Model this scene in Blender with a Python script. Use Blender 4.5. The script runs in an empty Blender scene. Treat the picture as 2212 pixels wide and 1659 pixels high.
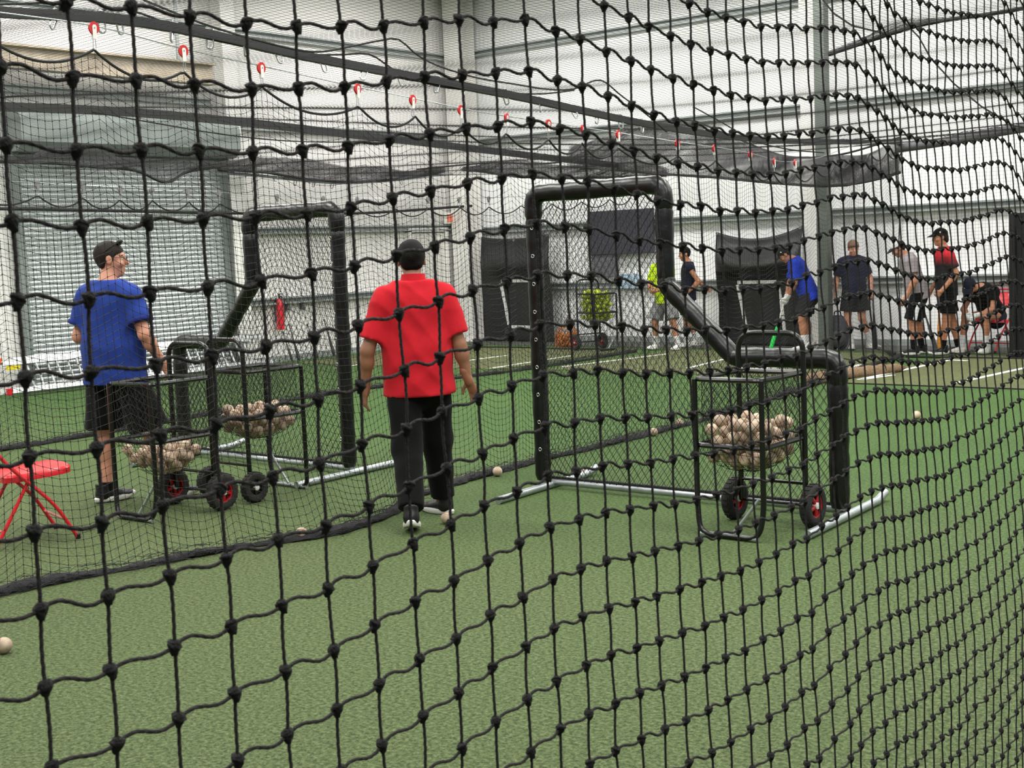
import bpy, math, random
import numpy as np
from mathutils import Vector, Matrix

random.seed(7)
rng = np.random.default_rng(11)
SC = bpy.context.scene
COL = SC.collection
PI = math.pi

# ------------------------------------------------------------------ camera
F_PX, PITCH, ROLL, CAM_H, YAW = 2906.4, math.radians(5.749), math.radians(2.307), 1.668, math.radians(39.18)
cp, sp_, cr, sr, cyw, syw = math.cos(PITCH), math.sin(PITCH), math.cos(ROLL), math.sin(ROLL), math.cos(YAW), math.sin(YAW)
def _yaw(v): return Vector((v[0]*cyw - v[1]*syw, v[0]*syw + v[1]*cyw, v[2]))
FWD = _yaw((0, cp, -sp_)); UP0 = _yaw((0, sp_, cp)); RT0 = _yaw((1, 0, 0))
RIGHT = RT0*cr - UP0*sr
UPV = RT0*sr + UP0*cr
cam_d = bpy.data.cameras.new('camera'); cam = bpy.data.objects.new('camera', cam_d); COL.objects.link(cam)
m = Matrix((RIGHT, UPV, -FWD)).transposed().to_4x4(); m.translation = (0, 0, CAM_H)
cam.matrix_world = m
cam_d.sensor_fit = 'HORIZONTAL'; cam_d.sensor_width = 36.0; cam_d.lens = F_PX/2212*36.0
cam_d.clip_start = 0.05; cam_d.clip_end = 200
cam_d.dof.use_dof = True; cam_d.dof.focus_distance = 8.0; cam_d.dof.aperture_fstop = 40
SC.camera = cam

# pixel of the 2212x1659 photograph -> point of a real plane in the hall
def ray(px, py):
    x = (px - 1106)/F_PX; y = -(py - 829.5)/F_PX
    return FWD + RIGHT*x + UPV*y
def onplane(px, py, axis, val):
    r = ray(px, py); o = Vector((0, 0, CAM_H)); t = (val - o[axis])/r[axis]
    return o + r*t
def gnd(px, py, z=0.0): return onplane(px, py, 2, z)

# ------------------------------------------------------------------ world, lamps, exposure
wd = bpy.data.worlds.new('hall_air'); SC.world = wd; wd.use_nodes = True
wd.node_tree.nodes['Background'].inputs[0].default_value = (0.93, 0.97, 1.0, 1)
wd.node_tree.nodes['Background'].inputs[1].default_value = 0.35
SC.view_settings.view_transform = 'Standard'; SC.view_settings.look = 'None'
SC.view_settings.gamma = 1.0; SC.view_settings.exposure = 0.0; SC.view_settings.use_curve_mapping = False
LAMP_SPOTS = [(x, y) for x in (-13.6, -8.6, -3.6, 0.9) for y in (1.0, 6.0, 11.0, 16.0)]
for (x, y) in LAMP_SPOTS:
    ld = bpy.data.lights.new('high_bay_light', 'AREA'); ld.shape = 'RECTANGLE'; ld.size = 2.4; ld.size_y = 1.2
    ld.energy = 255; ld.color = (1.0, 0.985, 0.96)
    lo = bpy.data.objects.new('high_bay_light', ld); COL.objects.link(lo); lo.location = (x, y, 6.1)

# ------------------------------------------------------------------ materials
def nodes(name):
    mt = bpy.data.materials.new(name); mt.use_nodes = True
    nt = mt.node_tree; return mt, nt, nt.nodes['Principled BSDF']
def srgb(c):
    return tuple(((v/255)/12.92 if v/255 <= .04045 else ((v/255+.055)/1.055)**2.4) for v in c) + (1.0,)
def N(nt, t, **kw):
    n = nt.nodes.new(t)
    for k, v in kw.items():
        if k in n.inputs: n.inputs[k].default_value = v
        else: setattr(n, k, v)
    return n
def mat(name, col, rough=.6, var=.12, scale=8.0, bump=0.0, bscale=40.0, metal=0.0, spec=.5, coat=0.0, stretch=None, sheen=0.0):
    """procedural material: a base colour broken up by noise, optional relief"""
    mt, nt, b = nodes(name); L = nt.links.new
    c = srgb(col)
    tc = N(nt, 'ShaderNodeTexCoord'); src = tc.outputs['Object']
    if stretch:
        mp = N(nt, 'ShaderNodeMapping'); mp.inputs['Scale'].default_value = stretch; L(src, mp.inputs['Vector']); src = mp.outputs['Vector']
    nz = N(nt, 'ShaderNodeTexNoise', Scale=scale, Detail=5.0, Roughness=.6); L(src, nz.inputs['Vector'])
    rp = N(nt, 'ShaderNodeValToRGB')
    rp.color_ramp.elements[0].position = .3; rp.color_ramp.elements[1].position = .7
    rp.color_ramp.elements[0].color = tuple(v*(1-var) for v in c[:3]) + (1,)
    rp.color_ramp.elements[1].color = tuple(min(1, v*(1+var)) for v in c[:3]) + (1,)
    L(nz.outputs['Fac'], rp.inputs['Fac']); L(rp.outputs['Color'], b.inputs['Base Color'])
    b.inputs['Roughness'].default_value = rough; b.inputs['Metallic'].default_value = metal
    b.inputs['Specular IOR Level'].default_value = spec
    if coat: b.inputs['Coat Weight'].default_value = coat
    if sheen: b.inputs['Sheen Weight'].default_value = sheen
    if bump:
        n2 = N(nt, 'ShaderNodeTexNoise', Scale=bscale, Detail=6.0); L(src, n2.inputs['Vector'])
        bp = N(nt, 'ShaderNodeBump', Strength=bump, Distance=.01); L(n2.outputs['Fac'], bp.inputs['Height']); L(bp.outputs['Normal'], b.inputs['Normal'])
    return mt

def turf(name, cA, cB, cC, near_pale=0.0):
    mt, nt, b = nodes(name); L = nt.links.new
    tc = N(nt, 'ShaderNodeTexCoord'); src = tc.outputs['Object']
    n1 = N(nt, 'ShaderNodeTexNoise', Scale=55.0, Detail=9.0, Roughness=.8); L(src, n1.inputs['Vector'])
    rp = N(nt, 'ShaderNodeValToRGB'); e = rp.color_ramp.elements
    e[0].position = .38; e[0].color = srgb(cA); e[1].position = .64; e[1].color = srgb(cC)
    em = rp.color_ramp.elements.new(.5); em.color = srgb(cB)
    L(n1.outputs['Fac'], rp.inputs['Fac'])
    n2 = N(nt, 'ShaderNodeTexNoise', Scale=.9, Detail=5.0, Roughness=.6); L(src, n2.inputs['Vector'])
    r2 = N(nt, 'ShaderNodeValToRGB'); r2.color_ramp.elements[0].position = .35; r2.color_ramp.elements[1].position = .7
    r2.color_ramp.elements[0].color = (.86, .86, .86, 1); r2.color_ramp.elements[1].color = (1.1, 1.1, 1.06, 1)
    L(n2.outputs['Fac'], r2.inputs['Fac'])
    mx = N(nt, 'ShaderNodeMix', data_type='RGBA', blend_type='MULTIPLY'); mx.inputs[0].default_value = 1.0
    L(rp.outputs['Color'], mx.inputs[6]); L(r2.outputs['Color'], mx.inputs[7])
    # paler olive pile towards low y, fading out down the lanes, plus broad noise
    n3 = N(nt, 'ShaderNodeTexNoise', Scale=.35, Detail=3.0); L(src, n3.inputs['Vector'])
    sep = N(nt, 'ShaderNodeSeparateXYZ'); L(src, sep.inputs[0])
    mr = N(nt, 'ShaderNodeMapRange'); mr.inputs[1].default_value = 5.0; mr.inputs[2].default_value = 9.5; mr.inputs[3].default_value = near_pale; mr.inputs[4].default_value = 0.0
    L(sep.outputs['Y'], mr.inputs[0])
    mm = N(nt, 'ShaderNodeMath', operation='MULTIPLY_ADD'); L(n3.outputs['Fac'], mm.inputs[0]); mm.inputs[1].default_value = .25 if near_pale else 0; L(mr.outputs[0], mm.inputs[2])
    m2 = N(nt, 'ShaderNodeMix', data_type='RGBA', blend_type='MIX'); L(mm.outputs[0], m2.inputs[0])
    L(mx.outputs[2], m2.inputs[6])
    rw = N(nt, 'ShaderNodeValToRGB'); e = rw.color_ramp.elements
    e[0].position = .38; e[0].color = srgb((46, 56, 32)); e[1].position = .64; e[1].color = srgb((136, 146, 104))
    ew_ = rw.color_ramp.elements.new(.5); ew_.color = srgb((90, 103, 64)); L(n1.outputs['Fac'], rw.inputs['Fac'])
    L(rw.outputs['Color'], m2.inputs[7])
    L(m2.outputs[2], b.inputs['Base Color'])
    b.inputs['Roughness'].default_value = .85; b.inputs['Specular IOR Level'].default_value = .25
    bp = N(nt, 'ShaderNodeBump', Strength=.9, Distance=.012); L(n1.outputs['Fac'], bp.inputs['Height']); L(bp.outputs['Normal'], b.inputs['Normal'])
    return mt

M = {}
M['turf'] = turf('turf', (34, 60, 22), (66, 100, 44), (102, 130, 74), near_pale=.7)
M['turf_olive'] = turf('turf_olive', (70, 76, 48), (102, 108, 72), (128, 130, 94))
M['rubber_floor'] = mat('rubber_floor', (84, 84, 80), .8, .2, 12, .3, 120)
M['line_white'] = mat('line_white', (226, 228, 220), .8, .1, 30, .3, 200)
def wall_mat(name, col, rib_axis, rib=3.3):
    mt, nt, b = nodes(name); L = nt.links.new
    tc = N(nt, 'ShaderNodeTexCoord'); src = tc.outputs['Object']
    nz = N(nt, 'ShaderNodeTexNoise', Scale=1.3, Detail=6.0, Roughness=.6); L(src, nz.inputs['Vector'])
    rp = N(nt, 'ShaderNodeValToRGB'); c = srgb(col)
    rp.color_ramp.elements[0].color = tuple(v*.9 for v in c[:3]) + (1,); rp.color_ramp.elements[1].color = tuple(min(1, v*1.05) for v in c[:3]) + (1,)
    L(nz.outputs['Fac'], rp.inputs['Fac']); L(rp.outputs['Color'], b.inputs['Base Color'])
    wv = N(nt, 'ShaderNodeTexWave', Scale=rib, Distortion=.3); wv.bands_direction = rib_axis; wv.wave_profile = 'SIN'
    L(src, wv.inputs['Vector'])
    n2 = N(nt, 'ShaderNodeTexNoise', Scale=9.0, Detail=4.0); L(src, n2.inputs['Vector'])
    ad = N(nt, 'ShaderNodeMath', operation='MULTIPLY_ADD'); L(n2.outputs['Fac'], ad.inputs[0]); ad.inputs[1].default_value = .5; L(wv.outputs['Fac'], ad.inputs[2])
    bp = N(nt, 'ShaderNodeBump', Strength=.25, Distance=.02); L(ad.outputs[0], bp.inputs['Height']); L(bp.outputs['Normal'], b.inputs['Normal'])
    b.inputs['Roughness'].default_value = .5
    return mt
M['wall_end'] = wall_mat('wall_end_panel', (238, 238, 238), 'X')
M['wall_left'] = wall_mat('wall_left_panel', (234, 231, 228), 'Y')
M['ceiling'] = mat('ceiling_panel', (214, 212, 208), .7, .05, 2)
M['girt'] = mat('girt_steel', (158, 164, 162), .45, .12, 5, metal=.2)
M['column_white'] = mat('column_white', (226, 224, 220), .5, .06, 3)
M['post_green'] = mat('post_paint', (88, 94, 88), .45, .12, 6)
M['slat'] = mat('door_slat', (206, 210, 212), .35, .08, 3, metal=.35)
M['door_hood'] = mat('door_hood', (124, 132, 129), .5, .1, 4)
M['door_white'] = mat('door_white', (224, 222, 216), .5, .05, 4)
M['beam_tan'] = mat('beam_tan', (172, 160, 142), .6, .2, 5)
M['grey_dark'] = mat('grey_dark', (70, 70, 72), .6, .15, 6)
M['net'] = mat('net_twine', (12, 11, 11), .8, .3, 60)
M['net_grey'] = mat('net_twine_dusty', (84, 82, 86), .85, .25, 30)
M['cord'] = mat('net_cord', (33, 27, 27), .85, .45, 400, .9, 900)
M['knot'] = mat('net_knot', (14, 11, 11), .85, .4, 300, 1.0, 700)
M['rope'] = mat('black_rope', (9, 9, 9), .7, .3, 80)
M['strap'] = mat('black_strap', (30, 29, 31), .55, .25, 10)
M['steel'] = mat('bright_steel', (206, 208, 208), .25, .1, 20, metal=.9)
M['galv'] = mat('galvanised_pipe', (176, 182, 184), .38, .14, 14, metal=.75)
M['alu'] = mat('ladder_aluminium', (204, 206, 206), .35, .1, 10, metal=.7)
M['red_plastic'] = mat('red_plastic', (196, 34, 36), .35, .08, 8)
M['white_plastic'] = mat('white_plastic', (228, 226, 220), .4, .05, 8)
M['grey_plastic'] = mat('grey_plastic', (120, 118, 118), .5, .1, 8)
M['vinyl'] = mat('black_vinyl', (6, 6, 7), .34, .25, 9, .45, 14, spec=.5)
M['vinyl_matte'] = mat('matte_vinyl', (24, 25, 27), .5, .2, 4, .2, 8)
M['tape'] = mat('white_tape', (224, 224, 222), .6, .08, 20)
M['black_metal'] = mat('black_tube', (4, 4, 5), .28, .25, 12, spec=.6)
M['red_paint'] = mat('red_paint', (214, 24, 38), .32, .06, 8, coat=.3)
M['tyre'] = mat('tyre_rubber', (34, 32, 31), .8, .3, 40, .5, 90)
M['rim_red'] = mat('rim_red', (176, 24, 34), .35, .1, 10, metal=.2)
M['black_plastic'] = mat('black_plastic', (18, 18, 19), .4, .2, 10)
M['hem'] = mat('net_hem', (30, 28, 31), .9, .5, 45, 1.0, 90)
M['skin'] = mat('skin', (206, 146, 120), .55, .08, 12, .05, 200)
M['skin_tan'] = mat('skin_tan', (186, 128, 98), .55, .08, 12, .05, 200)
M['skin_brown'] = mat('skin_brown', (150, 102, 78), .55, .08, 12, .05, 200)
M['hair_black'] = mat('hair_black', (9, 8, 8), .7, .4, 60, .5, 160, spec=.2)
M['hair_brown'] = mat('hair_brown', (36, 27, 23), .7, .35, 60, .5, 160, spec=.25)
M['hair_light'] = mat('hair_light', (112, 84, 62), .6, .3, 60, .8, 160)

# ------------------------------------------------------------------ mesh helpers
class MB:
    """collects shapes; build() links them as ONE mesh object"""
    def __init__(s): s.v = []; s.f = []; s.n = 0
    def add(s, v, f):
        v = np.asarray(v, float).reshape(-1, 3); s.v.append(v)
        s.f.extend([tuple(int(i) + s.n for i in q) for q in f]); s.n += len(v); return s
    def box(s, c, size, R=None):
        x, y, z = (q/2 for q in size)
        v = np.array([(-x,-y,-z),(x,-y,-z),(x,y,-z),(-x,y,-z),(-x,-y,z),(x,-y,z),(x,y,z),(-x,y,z)])
        if R is not None: v = v @ np.array(R.to_3x3()).T
        return s.add(v + np.array(c), [(0,3,2,1),(4,5,6,7),(0,1,5,4),(1,2,6,5),(2,3,7,6),(3,0,4,7)])
    def tube(s, pts, r, n=10, closed=False, caps=True, flat=None):
        v, f = tube_geo(pts, r, n, closed, caps, flat); return s.add(v, f)
    def lathe(s, prof, n=20, T=None, caps=True):
        a = np.arange(n)/n*2*PI; v = []
        for (r, z) in prof: v += [(r*math.cos(t), r*math.sin(t), z) for t in a]
        f = []
        for k in range(len(prof)-1):
            for i in range(n):
                j = (i+1) % n; f.append((k*n+i, k*n+j, (k+1)*n+j, (k+1)*n+i))
        if caps: f.append(tuple(range(n-1, -1, -1))); f.append(tuple((len(prof)-1)*n+i for i in range(n)))
        v = np.array(v)
        if T is not None: v = v @ np.array(T.to_3x3()).T + np.array(T.translation)
        return s.add(v, f)
    def ball(s, c, r, nu=12, nv=8, T=None):
        r = (r, r, r) if np.isscalar(r) else r
        v = [(0, 0, 1)]
        for k in range(1, nv):
            p = PI*k/nv
            v += [(math.sin(p)*math.cos(2*PI*i/nu), math.sin(p)*math.sin(2*PI*i/nu), math.cos(p)) for i in range(nu)]
        v.append((0, 0, -1)); f = []
        for i in range(nu):
            j = (i+1) % nu; f.append((0, 1+i, 1+j)); b = 1+(nv-2)*nu; f.append((len(v)-1, b+j, b+i))
            for k in range(nv-2): a = 1+k*nu; f.append((a+i, a+nu+i, a+nu+j, a+j))
        v = np.array(v)*np.array(r)
        if T is not None: v = v @ np.array(T.to_3x3()).T
        return s.add(v + np.array(c), f)
    def prism(s, poly, a0, a1, axis=1):
        """polygon (2D) extruded along an axis: axis 1 -> poly in (x,z), axis 0 -> (y,z), axis 2 -> (x,y)"""
        n = len(poly); v = []
        for a in (a0, a1):
            for (p, q) in poly: v.append((p, a, q) if axis == 1 else ((a, p, q) if axis == 0 else (p, q, a)))
        f = [tuple(range(n)), tuple(range(2*n-1, n-1, -1))] + [(i, n+i, n+(i+1) % n, (i+1) % n) for i in range(n)]
        return s.add(v, f)
    def build(s, name, mt, parent=None, smooth=True, bevel=0, loc=None):
        v = np.concatenate(s.v) if s.v else np.zeros((0, 3))
        me = bpy.data.meshes.new(name); me.from_pydata(v.tolist(), [], s.f); me.update()
        return link(name, me, mt, parent, smooth, bevel, loc)
def link(name, me, mt, parent=None, smooth=True, bevel=0, loc=None):
    if mt is not None and not me.materials: me.materials.append(M[mt] if isinstance(mt, str) else mt)
    if smooth and len(me.polygons):
        me.polygons.foreach_set('use_smooth', np.ones(len(me.polygons), bool))
        try: me.set_sharp_from_angle(angle=math.radians(42))
        except Exception: pass
    o = bpy.data.objects.new(name, me); COL.objects.link(o)
    if parent is not None: o.parent = parent
    if loc is not None: o.location = loc
    if bevel:
        bv = o.modifiers.new('bevel', 'BEVEL'); bv.width = bevel; bv.segments = 2; bv.limit_method = 'ANGLE'
    return o
def tube_geo(pts, r, n=10, closed=False, caps=True, flat=None):
    P = np.asarray(pts, float); k = len(P)
    r = np.full(k, r) if np.isscalar(r) else np.asarray(r, float)
    if closed: T = np.roll(P, -1, 0) - np.roll(P, 1, 0)
    else: T = np.gradient(P, axis=0)
    T /= np.maximum(np.linalg.norm(T, axis=1), 1e-9)[:, None]
    up = np.array([0, 0, 1.0]) if abs(T[0, 2]) < .9 else np.array([0, 1.0, 0])
    U = np.zeros_like(P); Vv = np.zeros_like(P); pu = up - T[0]*(T[0] @ up); pu /= np.linalg.norm(pu)
    for i in range(k):
        pu = pu - T[i]*(T[i] @ pu); pu /= max(np.linalg.norm(pu), 1e-9); U[i] = pu; Vv[i] = np.cross(T[i], pu)
    a = np.arange(n)/n*2*PI
    ca, sa = np.cos(a), np.sin(a)*(1 if flat is None else flat)
    v = P[:, None] + r[:, None, None]*(ca[None, :, None]*U[:, None] + sa[None, :, None]*Vv[:, None])
    f = []
    for i in range(k if closed else k-1):
        b = ((i+1) % k)*n
        for j in range(n): q = (j+1) % n; f.append((i*n+j, i*n+q, b+q, b+j))
    if caps and not closed: f.append(tuple(range(n-1, -1, -1))); f.append(tuple((k-1)*n+i for i in range(n)))
    return v.reshape(-1, 3), f
def fillet(pts, r=.08, n=5):
    """round the corners of a polyline"""
    P = [np.array(p, float) for p in pts]; out = [P[0]]
    for i in range(1, len(P)-1):
        a, b, c = P[i-1], P[i], P[i+1]
        d1 = (a-b); d2 = (c-b); l = min(r, np.linalg.norm(d1)*.49, np.linalg.norm(d2)*.49)
        p1 = b + d1/np.linalg.norm(d1)*l; p2 = b + d2/np.linalg.norm(d2)*l
        for t in np.linspace(0, 1, n): out.append((1-t)**2*p1 + 2*t*(1-t)*b + t*t*p2)
    out.append(P[-1]); return np.array(out)
def cords(name, lines, r, mt, parent=None, sides=3, kind=None):
    """many thin cords (each a polyline) as one mesh"""
    vs, fs, n0 = [], [], 0
    for P in lines:
        P = np.asarray(P, float); k = len(P)
        if k < 2: continue
        T = np.gradient(P, axis=0); T /= np.maximum(np.linalg.norm(T, axis=1), 1e-9)[:, None]
        ref = np.where(np.abs(T[:, 2:3]) > .9, np.array([[0, 1.0, 0]]), np.array([[0, 0, 1.0]]))
        if np.abs(T[:, 2]).max() > .7: ref = np.tile(np.array([[.3, .9, .1]]), (k, 1))
        U = np.cross(T, ref); U /= np.maximum(np.linalg.norm(U, axis=1), 1e-9)[:, None]; Vv = np.cross(T, U)
        a = np.arange(sides)/sides*2*PI
        v = P[:, None] + r*(np.cos(a)[None, :, None]*U[:, None] + np.sin(a)[None, :, None]*Vv[:, None])
        i = np.arange(k-1)[:, None]*sides; j = np.arange(sides)[None]; q = (j+1) % sides
        f = np.stack([i+j, i+q, i+sides+q, i+sides+j], -1).reshape(-1, 4) + n0
        vs.append(v.reshape(-1, 3)); fs.append(f); n0 += k*sides
    return npmesh(name, np.concatenate(vs), np.concatenate(fs), mt, parent, kind=kind)
def npmesh(name, v, f, mt, parent=None, smooth=True, kind=None):
    me = bpy.data.meshes.new(name); f = np.asarray(f, np.int32); w = f.shape[1]
    me.vertices.add(len(v)); me.vertices.foreach_set('co', np.asarray(v, np.float32).ravel())
    me.loops.add(f.size); me.loops.foreach_set('vertex_index', f.ravel())
    me.polygons.add(len(f)); me.polygons.foreach_set('loop_start', np.arange(len(f), dtype=np.int32)*w)
    me.update(calc_edges=True); me.validate()
    me.materials.append(M[mt] if isinstance(mt, str) else mt)
    if smooth: me.polygons.foreach_set('use_smooth', np.ones(len(me.polygons), bool))
    o = bpy.data.objects.new(name, me); COL.objects.link(o)
    if parent is not None: o.parent = parent
    if kind: o['kind'] = kind
    return o
def tag(o, label=None, cat=None, group=None, kind=None):
    if label: o['label'] = label
    if cat: o['category'] = cat
    if group: o['group'] = group
    if kind: o['kind'] = kind
    return o
def thing(name, label, cat, loc=(0, 0, 0), rotz=0.0, group=None):
    o = bpy.data.objects.new(name, None); COL.objects.link(o); o.empty_display_size = .1
    o.location = loc; o.rotation_euler = (0, 0, rotz); return tag(o, label, cat, group)
def struct(o, label=None): o['kind'] = 'structure'; return tag(o, label)
def interp(x, xs, ys): return np.interp(x, xs, ys)
def spline(x, xs, ys):
    """smooth (monotone-ish cubic) interpolation"""
    xs = np.asarray(xs, float); ys = np.asarray(ys, float); x = np.asarray(x, float)
    mm = np.gradient(ys, xs); i = np.clip(np.searchsorted(xs, x) - 1, 0, len(xs)-2)
    h = xs[i+1]-xs[i]; t = np.clip((x-xs[i])/h, 0, 1)
    return (2*t**3-3*t**2+1)*ys[i] + (t**3-2*t**2+t)*h*mm[i] + (-2*t**3+3*t**2)*ys[i+1] + (t**3-t**2)*h*mm[i+1]
# ================================================================== the hall
XL, YE, ZC = -16.55, 19.06, 6.5
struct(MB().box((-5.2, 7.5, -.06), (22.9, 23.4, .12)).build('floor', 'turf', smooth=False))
struct(MB().box((XL-.1, 7.4, ZC/2), (.2, 23.6, ZC)).build('wall_left', 'wall_left', smooth=False))
struct(MB().box((-5.2, YE+.1, ZC/2), (22.9, .2, ZC)).build('wall_end', 'wall_end', smooth=False))
struct(MB().box((-5.2, 7.5, ZC+.06), (22.9, 23.4, .12)).build('ceiling', 'ceiling', smooth=False))
# dark rubber walkway in front of the end wall
struct(MB().box((-5.2, 18.58, .004), (22.7, .96, .008)).build('floor_walkway', 'rubber_floor', smooth=False))

# wall rails (girts): a C-channel with a lip
def girt(a0, a1, z, wall):
    mb = MB()
    if wall == 'end':
        y = YE; prof = [(y, z+.055), (y-.11, z+.055), (y-.11, z+.03), (y-.03, z+.03), (y-.03, z-.03), (y-.11, z-.03), (y-.11, z-.055), (y, z-.055)]
        mb.prism(prof, a0, a1, axis=0)
    else:
        x = XL; prof = [(x, z+.055), (x+.11, z+.055), (x+.11, z+.03), (x+.03, z+.03), (x+.03, z-.03), (x+.11, z-.03), (x+.11, z-.055), (x, z-.055)]
        mb.prism(prof, a0, a1, axis=1)
    return mb
k = 1
for z in (.985, 2.02, 3.62, 5.2):
    struct(girt(-16.1, 5, z, 'end').build('trim_%d' % k, 'girt', smooth=False)); k += 1
for z in (.985, 2.1, 3.72, 5.15):
    struct(girt(13.7, 18.7, z, 'left').build('trim_%d' % k, 'girt', smooth=False)); k += 1
for z in (4.05, 5.15):
    struct(girt(-3, 13.3, z, 'left').build('trim_%d' % k, 'girt', smooth=False)); k += 1
# baseboard angle at the foot of the walls
struct(MB().box((-5.2, YE-.02, .05), (22.7, .04, .1)).build('baseboard_end', 'girt', smooth=False))
struct(MB().box((XL+.02, 16.2, .05), (.04, 5.6, .1)).build('baseboard_left', 'girt', smooth=False))

def h_column(name, label, loc, w, d, mt, h=ZC, rotz=0):
    t = thing(name, label, 'column', (loc[0], loc[1], 0), rotz)
    mb = MB(); tf = .018
    mb.box((0, -d/2+tf/2, h/2), (w, tf, h)); mb.box((0, d/2-tf/2, h/2), (w, tf, h)); mb.box((0, 0, h/2), (.014, d-2*tf, h))
    mb.build('shaft', mt, t, smooth=False)
    MB().box((0, 0, .0125), (w+.1, d+.1, .025)).build('base_plate', mt, t, smooth=False)
    for sx in (-1, 1):
        for sy in (-1, 1):
            MB().lathe([(.014, 0), (.014, .018), (.006, .018), (.006, .03)], 6, Matrix.Translation((sx*(w/2+.025), sy*(d/2+.025), .025))).build('anchor_bolt', 'girt', t, smooth=False)
    return t
h_column('corner_column', 'broad off-white steel column in the far corner left of the first black mat', (-16.2, 18.75), .42, .36, 'column_white')
h_column('wall_column', 'white steel column on the end wall right behind the sagging black mat', (-9.35, 18.86), .24, .26, 'column_white')
h_column('wall_column', 'off-white steel column at the right edge of the roll-up door', (XL+.2, 13.5), .26, .22, 'column_white', rotz=PI/2)
# free-standing painted post in front of the end wall
t = thing('steel_post', 'tall grey-green steel post standing between the blue and the navy shirted players', 'post', (-8.72, 17.92, 0), 0)
MB().box((0, 0, ZC/2), (.165, .165, ZC)).build('shaft', 'post_green', t, smooth=False, bevel=.012)
MB().box((0, 0, .01), (.3, .3, .02)).build('base_plate', 'post_green', t, smooth=False)
for sx in (-.12, .12):
    for sy in (-.12, .12): MB().lathe([(.013, .02), (.013, .035), (.006, .035), (.006, .045)], 6, Matrix.Translation((sx, sy, 0))).build('anchor_bolt', 'girt', t, smooth=False)

# roll-up door with its slats, guides and hood
d1 = bpy.data.objects.new('door_1', None); COL.objects.link(d1); d1.location = (XL+.06, 11.65, 0)
struct(d1, 'closed white corrugated roll-up door behind the ladder')
zs = .06; ns = 48; hs = (3.2-zs)/ns; sm = None
prof = []
for i in range(7):
    a = i/6; prof.append((.012 + .028*math.sin(a*PI), a*hs*.97))
mb = MB(); mb.prism([(0, 0)] + prof + [(0, hs*.97)], -1.7, 1.7, axis=1)
for i in range(ns):
    if sm is None:
        o = mb.build('slat', 'slat', d1); sm = o.data
    else: o = link('slat', sm, None, d1, smooth=False)
    o.location = (0, 0, zs + i*hs)
MB().box((.03, 0, .03), (.06, 3.4, .06)).build('bottom_bar', 'grey_dark', d1, smooth=False)
for s in (-1, 1): MB().box((.05, s*1.74, 1.65), (.12, .1, 3.3)).build('guide', 'door_hood', d1, smooth=False, bevel=.006)
mb = MB(); mb.prism([(-.05, 3.2), (.30, 3.2), (.42, 3.32), (.42, 3.62), (.32, 3.78), (-.05, 3.78)], -1.82, 1.82, axis=1)
mb.build('hood', 'door_hood', d1, smooth=False)

# service door by the corner, with frame, lever and hinges
d2 = bpy.data.objects.new('door_2', None); COL.objects.link(d2); d2.location = (XL+.03, 18.0, 0); struct(d2, 'off-white service door near the corner, behind the red shirted coach')
MB().box((0, 0, 1.0), (.05, .9, 2.0)).build('leaf', 'door_white', d2, smooth=False, bevel=.004)
for s in (-1, 1): MB().box((.02, s*.49, 1.03), (.1, .07, 2.06)).build('frame', 'column_white', d2, smooth=False)
MB().box((.02, 0, 2.06), (.1, 1.05, .07)).build('frame', 'column_white', d2, smooth=False)
MB().tube(fillet([(.03, .36, 1.0), (.09, .36, 1.0), (.09, .24, 1.0)], .02), .011, 8).build('lever', 'steel', d2)
for z in (.25, 1.0, 1.75): MB().box((.03, -.45, z), (.02, .02, .1)).build('hinge', 'steel', d2, smooth=False)
# lit sign above the door
t = thing('exit_sign', 'small red-orange lit sign on the girt over the service door', 'sign', (XL+.14, 18.55, 2.16))
MB().box((0, 0, .1), (.06, .32, .2)).build('housing', 'white_plastic', t, smooth=False, bevel=.008)
MB().box((.033, 0, .1), (.008, .26, .14)).build('face', mat('sign_face', (226, 120, 96), .4, .1, 20), t, smooth=False)

# tan crane beam with hangers over the roll-up door
t = thing('roof_beam', 'tan painted steel beam high above the roll-up door', 'beam', (XL+.5, 9.2, 4.25))
mb = MB(); mb.box((0, 0, .28), (.2, 7.6, .03)); mb.box((0, 0, .14), (.02, 7.6, .25)); mb.box((0, 0, 0), (.2, 7.6, .03)); mb.build('profile', 'beam_tan', t, smooth=False)
for y in (-3.2, 0, 3.2): MB().box((0, y, .28+.98), (.03, .05, 1.96)).build('hanger', 'girt', t, smooth=False)

# ================================================================== turf mats and painted lines at the batting end
for (x0, x1, y0, y1, lb) in [(-6.75, -1.6, 14.12, 17.75, 'olive batting turf with white lines in the nearest lane, right of the steel post'),
                             (-11.2, -7.35, 14.5, 17.75, 'olive batting turf panel in the middle lane behind the right L-screen'),
                             (-16.0, -11.85, 14.3, 17.75, 'olive batting turf panel in the far lane beyond the red shirted coach')]:
    tag(MB().box(((x0+x1)/2, (y0+y1)/2, .004), (x1-x0, y1-y0, .008)).build('turf_mat', 'turf_olive', smooth=False), lb, 'turf mat')
def line(p, q, w, label):
    a = gnd(*p); b = gnd(*q); d = (b-a); d.z = 0; nrm = Vector((-d.y, d.x, 0)).normalized()*w/2
    mb = MB(); v = []
    for z in (.0095, .013): v += [a-nrm, a+nrm, b+nrm, b-nrm]
    v = [(p_.x, p_.y, .0085 if i < 4 else .0125) for i, p_ in enumerate(v)]
    mb.add(v, [(0,3,2,1),(4,5,6,7),(0,1,5,4),(1,2,6,5),(2,3,7,6),(3,0,4,7)])
    tag(mb.build('painted_line', 'line_white', smooth=False), label, 'line', 'white lines on the batting turf')
line((1856, 822), (2052, 779), .07, 'white batter box line running below the red and black shirted player')
line((2066, 829), (2225, 794), .07, 'white batter box line at the right edge of the photo')
line((2052, 779), (2090, 781), .07, 'short white line end crossing toward the black padding at right')
line((997, 782), (1095, 769), .06, 'thin white line on turf right of the red coach, the farther one')
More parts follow.
